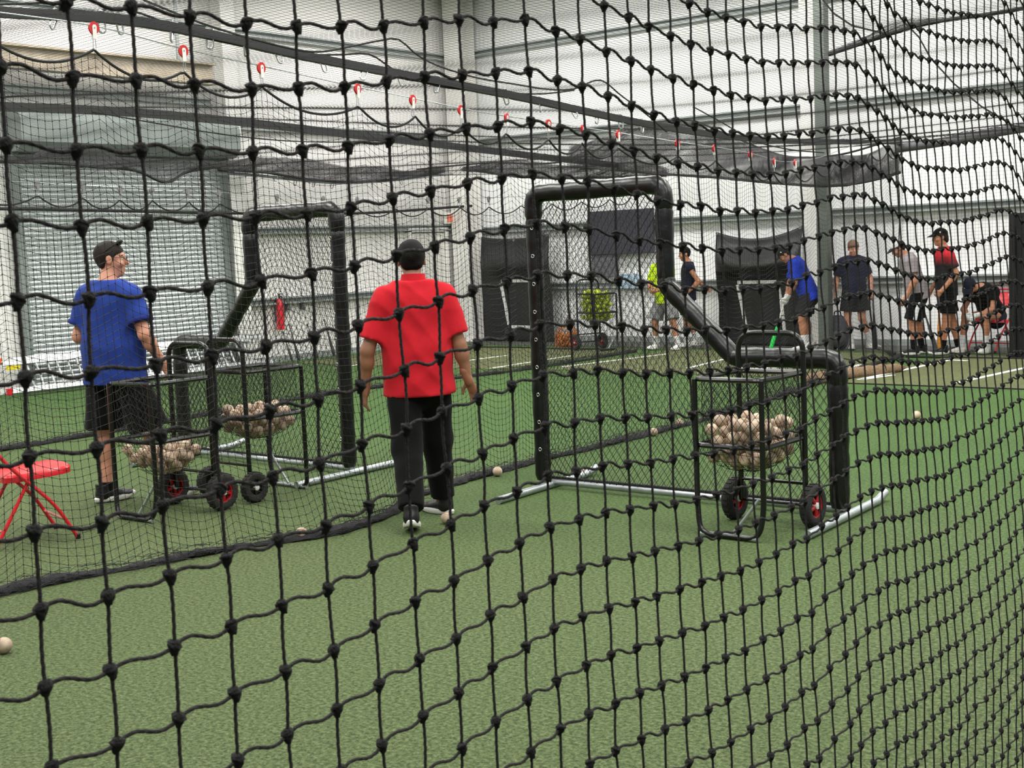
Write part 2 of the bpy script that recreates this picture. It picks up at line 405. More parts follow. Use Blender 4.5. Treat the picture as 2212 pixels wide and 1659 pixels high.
line((1061, 797), (1232, 770), .06, 'white line on turf crossing behind the left post of the right L-screen')
line((1213, 794), (1441, 766), .06, 'long white line on turf seen through the right L-screen net')
line((1485, 797), (1566, 777), .06, 'white line on turf just below the diagonal pad of the right L-screen')
line((1600, 797), (1740, 796), .10, 'white plate edge behind the handle of the right ball cart')
line((1838, 795), (1862, 789), .10, 'short white mark on turf beside the rolled tan net')
line((1860, 822), (1930, 812), .06, 'white line under the rolled tan net end')
line((1456, 749), (1522, 738), .05, 'white line at the foot of the end wall behind the navy tank top player')
line((725, 797), (800, 785), .05, 'faint white line on turf between left L-screen and red coach')
line((852, 803), (905, 786), .05, 'short white line on turf just left of the red coach')
# ================================================================== the near net (hung an arm's length from the lens)
# knots read off column by column: (x,y) of a first knot, (x,y) of a last knot, index of first and last row
COLS = [((3,145),(113,1655),1,10), ((145,5),(253,1608),0,10), ((284,18),(386,1552),0,10), ((411,34),(516,1643),0,11), ((530,48),(627,1588),0,11),
 ((637,58),(727,1534),0,11), ((735,58),(827,1608),0,12), ((828,52),(912.5,1548),0,12), ((913,47),(998,1616),0,13), ((993,44),(1070.6,1560),0,13),
 ((1066,44),(1145.7,1624),0,14), ((1134.5,44),(1209,1576),0,14), ((1200,66),(1275,1649),0,15), ((1254,84),(1332,1620),0,15), ((1310,110),(1386,1596),0,15),
 ((1361,132),(1435,1575),0,15), ((1408,151),(1489,1648),0,16), ((1454,169),(1536,1623),0,16), ((1497,182),(1577,1600),0,16), ((1539,196),(1619,1576),0,16),
 ((1578,203),(1665,1634),0,17), ((1616,210),(1702,1608),0,17), ((1653,216),(1744,1654),0,18), ((1688,215),(1742.5,1163.7),0,12), ((1719.4,211),(1774,1135),0,12),
 ((1750.6,212),(1807,1113),0,12), ((1781,207),(1832,1093),0,12), ((1806.8,206),(1857,1073.5),0,12), ((1831,206.7),(1882.7,1061.6),0,12), ((1853,211),(1905,1051.6),0,12),
 ((1875,224.7),(1926,1049.7),0,12), ((1894,239),(1946,1048.5),0,12), ((1912,254),(1966,1041.7),0,12), ((1928.6,270),(1984,1039),0,12), ((1944.4,282.7),(2002,1034),0,12),
 ((1963.5,292),(2020,1030),0,12), ((1980,299),(2037.6,1027),0,12), ((1999,305),(2055.5,1018),0,12), ((2016.7,305),(2073,1004),0,12), ((2035,307.6),(2114,1226.5),0,16),
 ((2052,309.5),(2131,1213),0,16), ((2070,309.5),(2148,1196.7),0,16), ((2086.5,307.6),(2163,1182.7),0,16), ((2103,305),(2180.7,1166.9),0,16), ((2119.5,303),(2194.6,1151),0,16),
 ((2136,299),(2211,1135),0,16), ((2150.7,298),(2226,1122),0,16), ((2165,303),(2241,1117),0,16), ((2180,312),(2255,1116),0,16), ((2193,328),(2269,1124),0,16), ((2207.6,345),(2283,1130),0,16)]
MESH = .0445
ncol = len(COLS); ci = np.arange(ncol)
inv = np.array([(r1-r0)/(b[1]-a[1]) for a, b, r0, r1 in COLS])        # rows per pixel -> depth
pf = np.polyfit(ci, inv, 3); dep = F_PX*MESH*np.polyval(pf, ci)
top, bot = [], []
for c, (a, b, r0, r1) in enumerate(COLS):
    pa = []
    for (x, y) in (a, b):
        r = ray(x, y); t = dep[c]/(r.dot(FWD)); q = Vector((0, 0, CAM_H)) + r*t; pa.append(np.array(q))
    A, B = pa; step = (B-A)/(r1-r0)
    top.append(A - step*r0); bot.append(step)
top = np.array(top); bot = np.array(bot)
EXL, EXR = 7, 9                                                        # columns beyond both edges of the frame
dl = (top[5]-top[0])/5; dr = (top[-1]-top[-6])/5
top = np.concatenate([[top[0]-dl*k for k in range(EXL, 0, -1)], top, [top[-1]+dr*k for k in range(1, EXR+1)]])
bot = np.concatenate([np.tile(bot[0], (EXL, 1)), bot, np.tile(bot[-1], (EXR, 1))])
ncol = len(top)
RMIN, RMAX = -24, 46
jit = rng.normal(0, .0006, (ncol, RMAX-RMIN+1, 3))
def knot_pos(c, r):
    rc = np.clip(r, -2, 19)
    p = top[c].copy(); p[:2] += bot[c, :2]*rc; p[2] += -MESH*r if not (-2 <= r <= 19) else bot[c, 2]*r
    if r > 19: p[2] = top[c, 2] + bot[c, 2]*19 - MESH*(r-19)
    if r < -2: p[2] = top[c, 2] - bot[c, 2]*2 + MESH*(-2-r)
    return p + jit[c, r-RMIN]
K = np.array([[knot_pos(c, r) for r in range(RMIN, RMAX+1)] for c in range(ncol)])
def kpx(p):
    d = Vector(p) - Vector((0, 0, CAM_H)); z = d.dot(FWD); return 1106 + d.dot(RIGHT)/z*F_PX, 829.5 - d.dot(UPV)/z*F_PX, F_PX*MESH/z
KP = np.array([[kpx(K[c, r]) for r in range(K.shape[1])] for c in range(ncol)])
INF = (KP[..., 0] > -180) & (KP[..., 0] < 2392) & (KP[..., 1] > -180) & (KP[..., 1] < 1839)
OKZ = (K[..., 2] > .03) & (K[..., 2] < 2.98)
near_net = thing('batting_net', 'near black knotted batting net right in front of the camera, filling the whole photo', 'net', (float(K[ncol//2, 30, 0]), float(K[ncol//2, 30, 1]), 0))
OFF = np.array(near_net.location)
def rope_geo(P, S, rr=.0013):
    """three-strand laid cord along P; S = running length"""
    k = len(P); n = 8
    T = np.gradient(P, axis=0); T /= np.linalg.norm(T, axis=1)[:, None]
    ref = np.array([.77, -.64, 0.0]) if abs(T[k//2, 2]) > .6 else np.array([0, 0, 1.0])
    U = np.cross(T, ref); U /= np.linalg.norm(U, axis=1)[:, None]; Vv = np.cross(T, U)
    a = np.arange(n)/n*2*PI
    R = rr*(1 + .15*np.cos(3*(a[None] - S[:, None]*2*PI/.021)))
    v = P[:, None] + R[..., None]*(np.cos(a)[None, :, None]*U[:, None] + np.sin(a)[None, :, None]*Vv[:, None])
    i = np.arange(k-1)[:, None]*n; j = np.arange(n)[None]; q = (j+1) % n
    return v.reshape(-1, 3), np.stack([i+j, i+q, i+n+q, i+n+j], -1).reshape(-1, 4)
def cord_path(ids, horiz):
    pts = []
    for a, b in zip(ids[:-1], ids[1:]):
        p, q = K[a], K[b]; inside = INF[a] or INF[b]; s = max(KP[a][2], KP[b][2])
        n = (26 if s > 88 else 10) if inside else 3
        t = np.arange(n)/n; w = p[None]*(1-t[:, None]) + q[None]*t[:, None]
        if horiz:
            amp = .0024*(1 + .35*math.sin(a[0]*2.3 + a[1]*1.7))
            w[:, 2] += amp*np.sin(2*PI*t); w[:, :2] += (np.sin(PI*t)*.0012)[:, None]*np.array([.63, -.77])
        else: w[:, :2] += (np.sin(PI*t)*.0006*math.sin(a[0]+a[1]*2.1))[:, None]
        pts.append(w)
    pts.append(K[ids[-1]][None]); P = np.concatenate(pts)
    S = np.concatenate([[0], np.cumsum(np.linalg.norm(np.diff(P, axis=0), axis=1))])
    return P, S
for c in range(ncol):
    ids = [(c, r) for r in range(K.shape[1]) if OKZ[c, r]]
    P, S = cord_path(ids, False); v, f = rope_geo(P, S, .0012); npmesh('vertical_cord', v-OFF, f, 'cord', near_net)
for r in range(K.shape[1]):
    ids = [(c, r) for c in range(ncol) if OKZ[c, r]]
    if len(ids) < 6: continue
    P, S = cord_path(ids, True); v, f = rope_geo(P, S); npmesh('horizontal_cord', v-OFF, f, 'cord', near_net)
# knots: a lumpy, downward-pointing sheet-bend
def knot_mesh(seed):
    rg = np.random.default_rng(seed); mb = MB()
    mb.lathe([(.0014, .0062), (.0042, .005), (.0056, .0026), (.0058, 0), (.0050, -.003), (.0036, -.006), (.0022, -.0088)], 10)
    a = np.linspace(0, 2*PI, 11)[:-1]
    mb.tube(np.stack([.0047*np.cos(a), .0047*np.sin(a), .0016+.0022*np.cos(a+rg.uniform(0, 6))], 1), .0021, 5, closed=True)
    for v in mb.v: v *= .72; v += rg.normal(0, .0003, v.shape)
    me = bpy.data.meshes.new('knot'); me.from_pydata(np.concatenate(mb.v).tolist(), [], mb.f); me.update(); me.materials.append(M['knot'])
    me.polygons.foreach_set('use_smooth', np.ones(len(me.polygons), bool)); return me
KM = [knot_mesh(s) for s in range(4)]
lst = [(c, r) for c in range(ncol) for r in range(K.shape[1]) if OKZ[c, r]]
vis = sorted([q for q in lst if -20 < KP[q][0] < 2232 and -20 < KP[q][1] < 1679], key=lambda q: -KP[q][2])
big = set(vis[:300]); i = 0
for q in vis[:300]:
    o = bpy.data.objects.new('knot', KM[i % 4]); COL.objects.link(o); o.parent = near_net; o.location = K[q]-OFF
    o.rotation_euler = (rng.uniform(-.3, .3), rng.uniform(-.3, .3), rng.uniform(0, 6)); i += 1
vs, fs, n0 = [], [], 0
kv = np.array([v.co[:] for v in KM[0].vertices]); kf = [tuple(p.vertices) for p in KM[0].polygons if len(p.vertices) == 4]; kf = np.array(kf)
ov = np.array([(1,0,0),(-1,0,0),(0,1,0),(0,-1,0),(0,0,1.2),(0,0,-1.5)])*.0055; of = np.array([(0,2,4,4),(2,1,4,4),(1,3,4,4),(3,0,4,4),(2,0,5,5),(1,2,5,5),(3,1,5,5),(0,3,5,5)])
restv, restf = [], []
for q in lst:
    if q in big: continue
    src_v, src_f = (kv, kf) if INF[q] else (None, None)
    if src_v is None: continue
    vs.append(src_v + K[q]-OFF); fs.append(src_f + n0); n0 += len(src_v)
npmesh('small_knots', np.concatenate(vs), np.concatenate(fs), 'knot', near_net, kind='stuff')

# ================================================================== hanging lane nets
def wob(y, z, s=0): return .035*np.sin(1.7*y+.6*z+s)+.02*np.sin(4.1*y-1.3*z+2*s)+.008*np.sin(9.3*y+5*z+s)
def lane_net(name, label, y0, y1, ytop, ztop, xtop, floor_y, floor_x, sag, pulley_y, r, mt, loc, seed=0, knots=None, hem=True):
    t = thing(name, label, 'net', loc); O = np.array(loc)
    py = np.array(pulley_y)
    def zt(y):
        base = spline(y, ytop, ztop)
        i = np.clip(np.searchsorted(py, y)-1, 0, len(py)-2); u = np.clip((y-py[i])/(py[i+1]-py[i]), 0, 1)
        return base - sag*4*u*(1-u)
    def xf(y, z):
        h = np.clip(1 - z/spline(y, ytop, ztop), 0, 1)
        return interp(y, ytop, xtop)*(1-h**2.2) + spline(y, floor_y, floor_x)*h**2.2 + wob(y, z, seed)*(.3+.7*h)*(h > 0)
    lines = []; ys = np.arange(y0, y1, MESH)
    for y in ys:
        zz = np.linspace(float(zt(np.array([y]))[0]), .02, 22); yy = y + .006*np.sin(3*zz+y*5)
        lines.append(np.stack([xf(yy, zz), yy, zz], 1))
    yr = np.arange(y0, y1, MESH*2.5); zmax = zt(yr)
    for k in range(1, int(max(zmax)/MESH)+1):
        z = zmax - k*MESH + .010*np.sin(yr*3.1+k*.35) + .006*np.sin(yr*7.7+k*.9)
        on = z > .02; idx = np.where(on)[0]
        if len(idx) < 3: continue
        for seg in np.split(idx, np.where(np.diff(idx) > 1)[0]+1):
            if len(seg) > 2: lines.append(np.stack([xf(yr[seg], z[seg]), yr[seg], z[seg]], 1))
    cords('mesh', [l-O for l in lines], r, mt, t, kind='stuff')
    yy = np.arange(y0, y1, .03); zz = zt(yy)
    MB().tube(np.stack([xf(yy, zz), yy, zz], 1)-O, .008, 6).build('top_rope', 'rope', t)
    if knots:
        yk = np.arange(y0, knots, MESH); vs, fs, n0 = [], [], 0; zk = zt(yk)
        for k in range(1, int(max(zk)/MESH)+1):
            z = zk - k*MESH + .010*np.sin(yk*3.1+k*.35) + .006*np.sin(yk*7.7+k*.9); ok = z > .03
            yy2 = yk[ok]; z = z[ok]; x = xf(yy2, z); c = np.stack([x, yy2+.006*np.sin(3*z+yy2*5), z], 1)-O
            v = (c[:, None]+ov[None]*.8).reshape(-1, 3); vs.append(v)
            fs.append((of[None, :, :3]+np.arange(len(c))[:, None, None]*6).reshape(-1, 3)+n0); n0 += len(v)
        npmesh('knots', np.concatenate(vs), np.concatenate(fs), mt, t, kind='stuff')
    if hem:                                                            # the slack that gathers on the floor
        yh = np.arange(y0, y1, .025); xh = spline(yh, floor_y, floor_x); rr = .040 + .016*np.sin(yh*5.3+seed)*np.sin(yh*2.1) + .006*np.sin(yh*31)
        v, f = tube_geo(np.stack([xh, yh, .02+.012*np.sin(yh*7)], 1)-O, rr, 12)
        v[:, 2] = np.maximum(v[:, 2]*.62, .001); v += np.random.default_rng(seed).normal(0, .0035, v.shape); v[:, 2] = np.maximum(v[:, 2], .0)
        MB().add(v, f).build('gathered_hem', 'hem', t)
        rg = np.random.default_rng(seed+5); ls = []
        for k in range(46):
            a = rg.uniform(y0, y1-.9); y = np.linspace(a, a+rg.uniform(.5, 1.6), 16); y = y[y < y1]
            if len(y) < 4: continue
            w = rg.uniform(-.07, .075); x = spline(y, floor_y, floor_x) + w + .02*np.sin(y*8+k) ; z = .012 + .05*np.maximum(0, 1-abs(w)/.06)*rg.uniform(.5, 1)+.01*np.sin(y*14+k)
            ls.append(np.stack([x, y, np.maximum(z, .006)], 1)-O)
        for k in range(900):                                           # crumpled meshes over the gather
            a = rg.uniform(y0, y1-.2); w = rg.uniform(-.09, .1); y = a+np.linspace(0, rg.uniform(.03, .1), 5); x = spline(y, floor_y, floor_x)+w+np.linspace(0, rg.uniform(-.07, .07), 5)
            z = .01+.055*np.maximum(0, 1-np.abs(w)/.1)+.012*np.sin(np.linspace(0, 3, 5))
            ls.append(np.stack([x, y, z], 1)-O)
        cords('loose_meshes', ls, .0018, mt, t, kind='stuff')
    return t, zt, xf
N2Y = [4.37, 4.96, 5.54, 6.36, 6.89, 7.40, 7.92, 8.44, 8.9, 9.41, 10.35, 11.0, 11.69, 12.25]
PUL2 = [3.15, 3.72] + N2Y + [12.9, 13.6, 14.3, 15.0, 15.8, 16.6, 17.3]
WIRE2_Y = [2.5, 3.8, 4.37, 4.96, 5.54, 6.36, 6.89, 7.40, 7.92, 8.44, 9.41, 10.35, 11.69, 12.25, 13.5, 14.97, 17.4]
WIRE2_Z = [2.98, 2.96, 2.95, 2.88, 2.83, 2.76, 2.72, 2.68, 2.65, 2.63, 2.59, 2.55, 2.49, 2.44, 2.50, 2.70, 2.88]
X2 = lambda y: np.interp(y, [3, 12, 17.4], [-6.35, -6.45, -7.30])
net2, z2, x2 = lane_net('lane_net', 'long black lane divider net behind the red coach, hung on red-wheeled pulleys', 2.6, 17.3,
    WIRE2_Y, [z-.125 for z in WIRE2_Z], [float(X2(y)) for y in WIRE2_Y],
    [2.0, 3.0, 3.73, 4.33, 4.9, 5.55, 6.0, 6.6, 7.67, 9.24, 10.39, 13.55, 17.4], [-6.4, -6.38, -6.36, -6.23, -6.10, -5.89, -5.98, -6.25, -6.41, -6.43, -6.46, -6.85, -7.35],
    .10, PUL2, .0015, 'net', (-6.4, 8.0, 0), 1, knots=9.0)
WIRE3_Y = [5.2, 7.2, 7.72, 8.97, 10.24, 13.0, 15.94, 17.4]; WIRE3_Z = [2.50, 2.47, 2.45, 2.41, 2.36, 2.34, 2.42, 2.5]
PUL3 = [5.3, 5.9, 6.5, 7.22, 7.72, 8.14, 8.52, 8.97, 9.38, 10.2, 10.9, 11.45, 12.1, 12.7, 13.3, 13.9, 14.6, 15.3, 16.0, 16.7, 17.3]
net3, z3, x3 = lane_net('lane_net', 'farther black lane divider net behind the left L-screen, hung on grey pulleys', 5.4, 17.3,
    WIRE3_Y, [z-.12 for z in WIRE3_Z], [-11.6]*8, [5.0, 6.53, 7.45, 11.65, 14.02, 17.4], [-11.4, -11.43, -11.5, -11.9, -11.5, -11.6],
    .10, PUL3, .0014, 'net', (-11.55, 11.0, 0), 3)
# end net of the nearest lane: light mesh in front of the end wall
t = thing('end_net', 'fine black end net hanging in front of the red and black shirted player', 'net', (-4.2, 17.3, 0)); O = np.array(t.location)
ls = []
for x in np.arange(-7.3, -1.2, MESH):
    zz = np.linspace(2.82+.02*(x+7.3), .02, 14); ls.append(np.stack([x+.012*np.sin(zz*3+x), 17.3+.05*np.sin(2*x+zz), zz], 1)-O)
xx = np.arange(-7.3, -1.2, .1)
for k in range(1, 64): ls.append(np.stack([xx, 17.3+.05*np.sin(2*xx+2.8-k*MESH), 2.82+.02*(xx+7.3)-k*MESH+.01*np.sin(3*xx+k*.3)], 1)-O)
cords('mesh', [l for l in ls], .0012, 'net', t, kind='stuff')
zz = np.linspace(2.9, .01, 30); MB().tube(np.stack([-7.34+.015*np.sin(zz*4), 17.3+0*zz, zz], 1)-O, .008, 6).build('edge_rope', 'rope', t)
# ================================================================== overhead straps, wires, pulleys, carabiners, roof nets
def strap_path(ys, zs, x, n=60):
    y = np.linspace(ys[0], ys[-1], n); return np.stack([np.full(n, x) if np.isscalar(x) else np.interp(y, ys, x), y, spline(y, ys, zs)], 1)
def flat_strap(name, label, path, w, h, mt, cat='strap'):
    P = np.asarray(path); O = P[len(P)//2].copy(); v = []
    for p in P: v += [p+(-w/2, 0, -h/2), p+(w/2, 0, -h/2), p+(w/2, 0, h/2), p+(-w/2, 0, h/2)]
    f = []
    for i in range(len(P)-1):
        for j in range(4): q = (j+1) % 4; f.append((i*4+j, i*4+q, i*4+4+q, i*4+4+j))
    f += [(3, 2, 1, 0), tuple((len(P)-1)*4+j for j in range(4))]
    t = thing(name, label, cat, tuple(O)); MB().add(np.array(v)-O, f).build('rail', mt, t, smooth=False)
    return t, O
RAIL1 = strap_path([2.2, 4.09, 4.74, 6.47, 8.45, 10.45, 12.5, 14.5, 17.3], [3.02, 3.05, 3.09, 2.99, 2.88, 2.74, 2.68, 2.74, 2.86], [-6.8]*7+[-6.95, -7.3])
r1, O1 = flat_strap('overhead_rail', 'upper sagging black rail with silver clips over the middle lane, crossing the top left', RAIL1, .045, .055, 'strap', 'rail')
RAIL2 = strap_path([5.0, 7.02, 7.97, 12.33, 15.46, 17.4], [3.15, 3.19, 3.21, 3.08, 2.94, 2.86], -11.8)
r2, O2 = flat_strap('overhead_rail', 'lower straight black rail crossing the photo above the left L-screen', RAIL2, .05, .085, 'strap', 'rail')
RAIL3 = strap_path([7.5, 9.7, 11.25, 12.26, 13.19, 15.72, 17.11, 18.33], [3.06, 3.04, 3.0, 2.95, 2.96, 2.85, 2.93, 3.05], -16.15)
r3, O3 = flat_strap('overhead_rail', 'slim silver rail along the roll-up door top, carrying clips', RAIL3, .03, .045, 'galv', 'rail')
RAIL4 = strap_path([7.0, 9.52, 13.68, 15.85, 18.8], [2.46, 2.44, 2.36, 2.35, 2.47], -16.1)
tag(MB().tube(RAIL4, .022, 8).build('black_cable', 'rope'), 'straight thick black cable crossing the roll-up door above the blue coach', 'cable')
# cross rail of the lanes at the batting end
y = 17.3
XR = np.linspace(-7.34, -1.0, 24); PR = np.stack([XR, np.full(24, y), 2.80+.055*(XR+7.34)+.02*np.sin(XR*2)], 1)
tr, OR = thing('end_rail', 'grey padded tube rail over the end net at right, wrapped with slack net', 'rail', tuple(PR[12])), PR[12]
MB().tube(PR-OR, .058, 10).build('tube', 'net_grey', tr)
rg = np.random.default_rng(4); ls = []
for k in range(120):
    a = rg.uniform(-7.3, -1.4); x = np.linspace(a, a+rg.uniform(.2, .7), 8); ph = rg.uniform(0, 6)
    ls.append(np.stack([x, y+.05*np.cos(x*9+ph), 2.83+.055*(x+7.34)+.05*np.sin(x*9+ph)], 1)-OR)
cords('wrapped_net', ls, .0035, 'net_grey', tr, kind='stuff')

# wire that carries the red pulleys
W2 = np.linspace(2.5, 17.3, 90)
tag(MB().tube(np.stack([X2(W2), W2, spline(W2, WIRE2_Y, WIRE2_Z)], 1), .0035, 5).build('pulley_wire', 'galv'), 'thin steel wire on which the red pulleys roll', 'wire')
W3 = np.linspace(5.2, 17.3, 70)
tag(MB().tube(np.stack([-11.6+0*W3, W3, spline(W3, WIRE3_Y, WIRE3_Z)], 1), .0035, 5).build('pulley_wire', 'galv'), 'thin steel wire on which the small grey pulleys hang', 'wire')
def pulley_parts(red):
    out = []
    a = np.linspace(0, 2*PI, 21)[:-1]
    TY = Matrix.Rotation(PI/2, 4, 'Y')
    wh = MB(); wh.lathe([(.012, -.009), (.036, -.009), (.036, -.006), (.028, 0), (.036, .006), (.036, .009), (.012, .009)], 18, TY)
    out.append(('wheel', wh, 'red_plastic' if red else 'grey_plastic'))
    pl_ = MB()
    for s in (-1, 1): pl_.prism([(-.013, -.062), (.013, -.062), (.015, .008), (.008, .018), (-.008, .018), (-.015, .008)], s*.0125-.0015, s*.0125+.0015, axis=0)
    out.append(('cheek_plate', pl_, 'white_plastic' if red else 'grey_plastic'))
    ax = MB(); ax.lathe([(.005, -.017), (.005, .017)], 8, TY); out.append(('axle', ax, 'steel'))
    hk = MB(); hk.tube(fillet([(0, -.008, -.062), (0, -.010, -.12), (0, .010, -.12), (0, .008, -.062)], .009), .0028, 6, closed=True); out.append(('hook', hk, 'steel'))
    return out
def make_pulley(red, label, group):
    t = thing('pulley', label, 'pulley', (0, 0, 0), 0, group)
    for n, mb, mt in pulley_parts(red): mb.build(n, mt, t)
    return t
def copy_tree(o, parent=None):
    c = o.copy(); COL.objects.link(c); c.parent = parent
    for ch in list(o.children): copy_tree(ch, c)
    return c
ORD = ['first', 'second', 'third', 'fourth', 'fifth', 'sixth', 'seventh', 'eighth', 'ninth', 'tenth', 'eleventh', 'twelfth', 'thirteenth', 'fourteenth', 'fifteenth', 'sixteenth', 'seventeenth', 'eighteenth']
def place_pulleys(ys, red, zf, xf_, grp, lab):
    p0 = make_pulley(red, '', grp)
    for i, y in enumerate(ys):
        o = p0 if i == 0 else copy_tree(p0)
        z = float(zf(y)); o.location = (float(xf_(y)), y, z-.012); o['label'] = lab(i)
        o.rotation_euler = (random.uniform(-.06, .06), 0, random.uniform(-.25, .25)); o.scale = (.80, .80, .95) if red else (.85,)*3
ysr = [y for y in PUL2 if 4.0 < y < 13.5]
place_pulleys(ysr, True, lambda y: spline(np.array([y]), WIRE2_Y, WIRE2_Z)[0], X2, 'red pulleys along the lane net',
              lambda i: 'red-wheeled pulley on the wire, %s from the left edge of the photo' % ORD[i])
ysg = [y for y in PUL3 if 6.9 < y < 14.2]
place_pulleys(ysg, False, lambda y: spline(np.array([y]), WIRE3_Y, WIRE3_Z)[0], lambda y: -11.6, 'grey pulleys along the farther lane net',
              lambda i: 'small grey pulley above the farther lane net, %s from the left' % ORD[i])
# carabiners hooked over the rails
def make_clip():
    t = thing('carabiner', '', 'carabiner', (0, 0, 0), 0, '')
    MB().tube(fillet([(.0, -.014, .03), (0, .018, .03), (0, .014, -.05), (0, -.010, -.05), (0, -.014, .03)], .012), .0042, 6).build('body', 'steel', t)
    MB().tube([(0, -.014, .028), (0, -.010, -.045)], .0032, 6).build('gate', 'galv', t)
    return t
def clips(path, idx, grp, lab, s=1.2, dz=-.01):
    c0 = make_clip()
    for i, y in enumerate(idx):
        o = c0 if i == 0 else copy_tree(c0); P = np.asarray(path)
        o.location = (np.interp(y, P[:, 1], P[:, 0]), y, np.interp(y, P[:, 1], P[:, 2])+dz); o.rotation_euler = (random.uniform(-.5, .5), random.uniform(-.15, .15), random.uniform(-.6, .6))
        o.scale = (s,)*3; o['group'] = grp; o['label'] = lab(i)
clips(RAIL1, [4.42, 4.72, 4.84, 5.22, 5.5, 5.78, 6.05, 6.45, 6.85, 7.2, 7.6, 7.9, 8.4, 8.85, 9.3, 9.65, 10.0, 10.35], 'silver clips on the upper black rail', lambda i: 'silver carabiner clipped on the upper black rail, %s from the left' % ORD[i], 1.5)
clips(RAIL3, [9.9, 10.9, 11.4, 12.05, 12.6, 13.8, 14.2, 14.6, 15.0, 15.4, 16.3, 17.0], 'silver clips on the slim rail', lambda i: 'silver carabiner on the slim rail over the roll-up door, %s from the left' % ORD[i], 1.7)

# roof-net edge ropes looping between the clips of the upper rail
def roof_rope(pix, x, label):
    P = np.array([onplane(px, py, 0, x) for px, py in pix]); d = np.concatenate([[0], np.cumsum(np.linalg.norm(np.diff(P, axis=0), axis=1))])
    s = np.linspace(0, d[-1], 70); Q = np.stack([spline(s, d, P[:, k]) for k in range(3)], 1)
    tag(MB().tube(Q, .007, 6).build('edge_rope', 'rope'), label, 'rope')
roof_rope([(-60, 12), (40, 8), (140, 12), (190, 40), (230, 18), (300, 28), (400, 68), (560, 105), (660, 118), (740, 118), (800, 118), (850, 150), (930, 182), (1040, 196), (1180, 202), (1240, 195)], -6.8, 'black edge rope of the roof net running along the upper rail')
roof_rope([(310, 0), (430, 48), (560, 88), (690, 112), (760, 100), (820, 88), (858, 84), (900, 118), (1000, 160), (1100, 180), (1240, 192), (1300, 174), (1340, 205), (1400, 250), (1440, 285)], -6.7, 'slack black rope arching above the upper rail, centre top')
roof_rope([(1500, 232), (1560, 265), (1620, 300), (1700, 322), (1780, 330)], -7.0, 'slack black rope falling toward the grey-green post')
roof_rope([(200, 242), (330, 265), (480, 290), (600, 303), (720, 307), (830, 303)], -11.75, 'thin black rope dipping just under the lower black rail')

# roof nets: one mesh each, seen from below
def roof_net(name, label, x0, x1, y0, y1, zf, r, loc, cell=MESH):
    t = thing(name, label, 'net', loc); O = np.array(loc); ls = []
    ys = np.linspace(y0, y1, 40)
    for u in np.linspace(0, 1, int(abs(x1(0)-x0(0))/cell)):
        x = x0(ys)*(1-u)+x1(ys)*u; ls.append(np.stack([x, ys, zf(u, ys)], 1)-O)
    us = np.linspace(0, 1, 16)
    for y in np.arange(y0, y1, cell):
        yy = np.full(16, y); x = x0(yy)*(1-us)+x1(yy)*us; ls.append(np.stack([x, yy+.03*np.sin(us*7+y), zf(us, yy)], 1)-O)
    cords('mesh', ls, r, 'net', t, kind='stuff'); return t
R1Z = lambda y: np.interp(y, RAIL1[:, 1], RAIL1[:, 2]); R2Z = lambda y: np.interp(y, RAIL2[:, 1], RAIL2[:, 2])
roof_net('roof_net', 'black roof net over the nearest lane, between near net and upper rail', lambda y: -.9+0*np.asarray(y, float), lambda y: -6.8+0*np.asarray(y, float), 3.4, 17.0,
         lambda u, y: (3.12*(1-u)+R1Z(y)*u) - .07*np.sin(u*PI)*(1+.2*np.sin(y*.9)) + .02*np.sin(y*5+u*9), .0010, (-3.8, 10.0, 3.0))
roof_net('roof_net', 'black roof net over the middle lane, between the two black rails', lambda y: -6.8+0*np.asarray(y, float), lambda y: -11.8+0*np.asarray(y, float), 4.2, 17.2,
         lambda u, y: (R1Z(y)*(1-u)+R2Z(y)*u) - .03*np.sin(u*PI)*(1+.2*np.sin(y*.8)) + .02*np.sin(y*4+u*8), .0010, (-9.3, 11.0, 3.0))
roof_net('roof_net', 'black roof net over the far lane beside the roll-up door', lambda y: -11.8+0*np.asarray(y, float), lambda y: -16.1+0*np.asarray(y, float), 7.2, 17.4,
         lambda u, y: (R2Z(y)*(1-u)+2.98*u) - .02*np.sin(u*PI) + .02*np.sin(y*4+u*8), .0009, (-14.0, 12.0, 3.0))

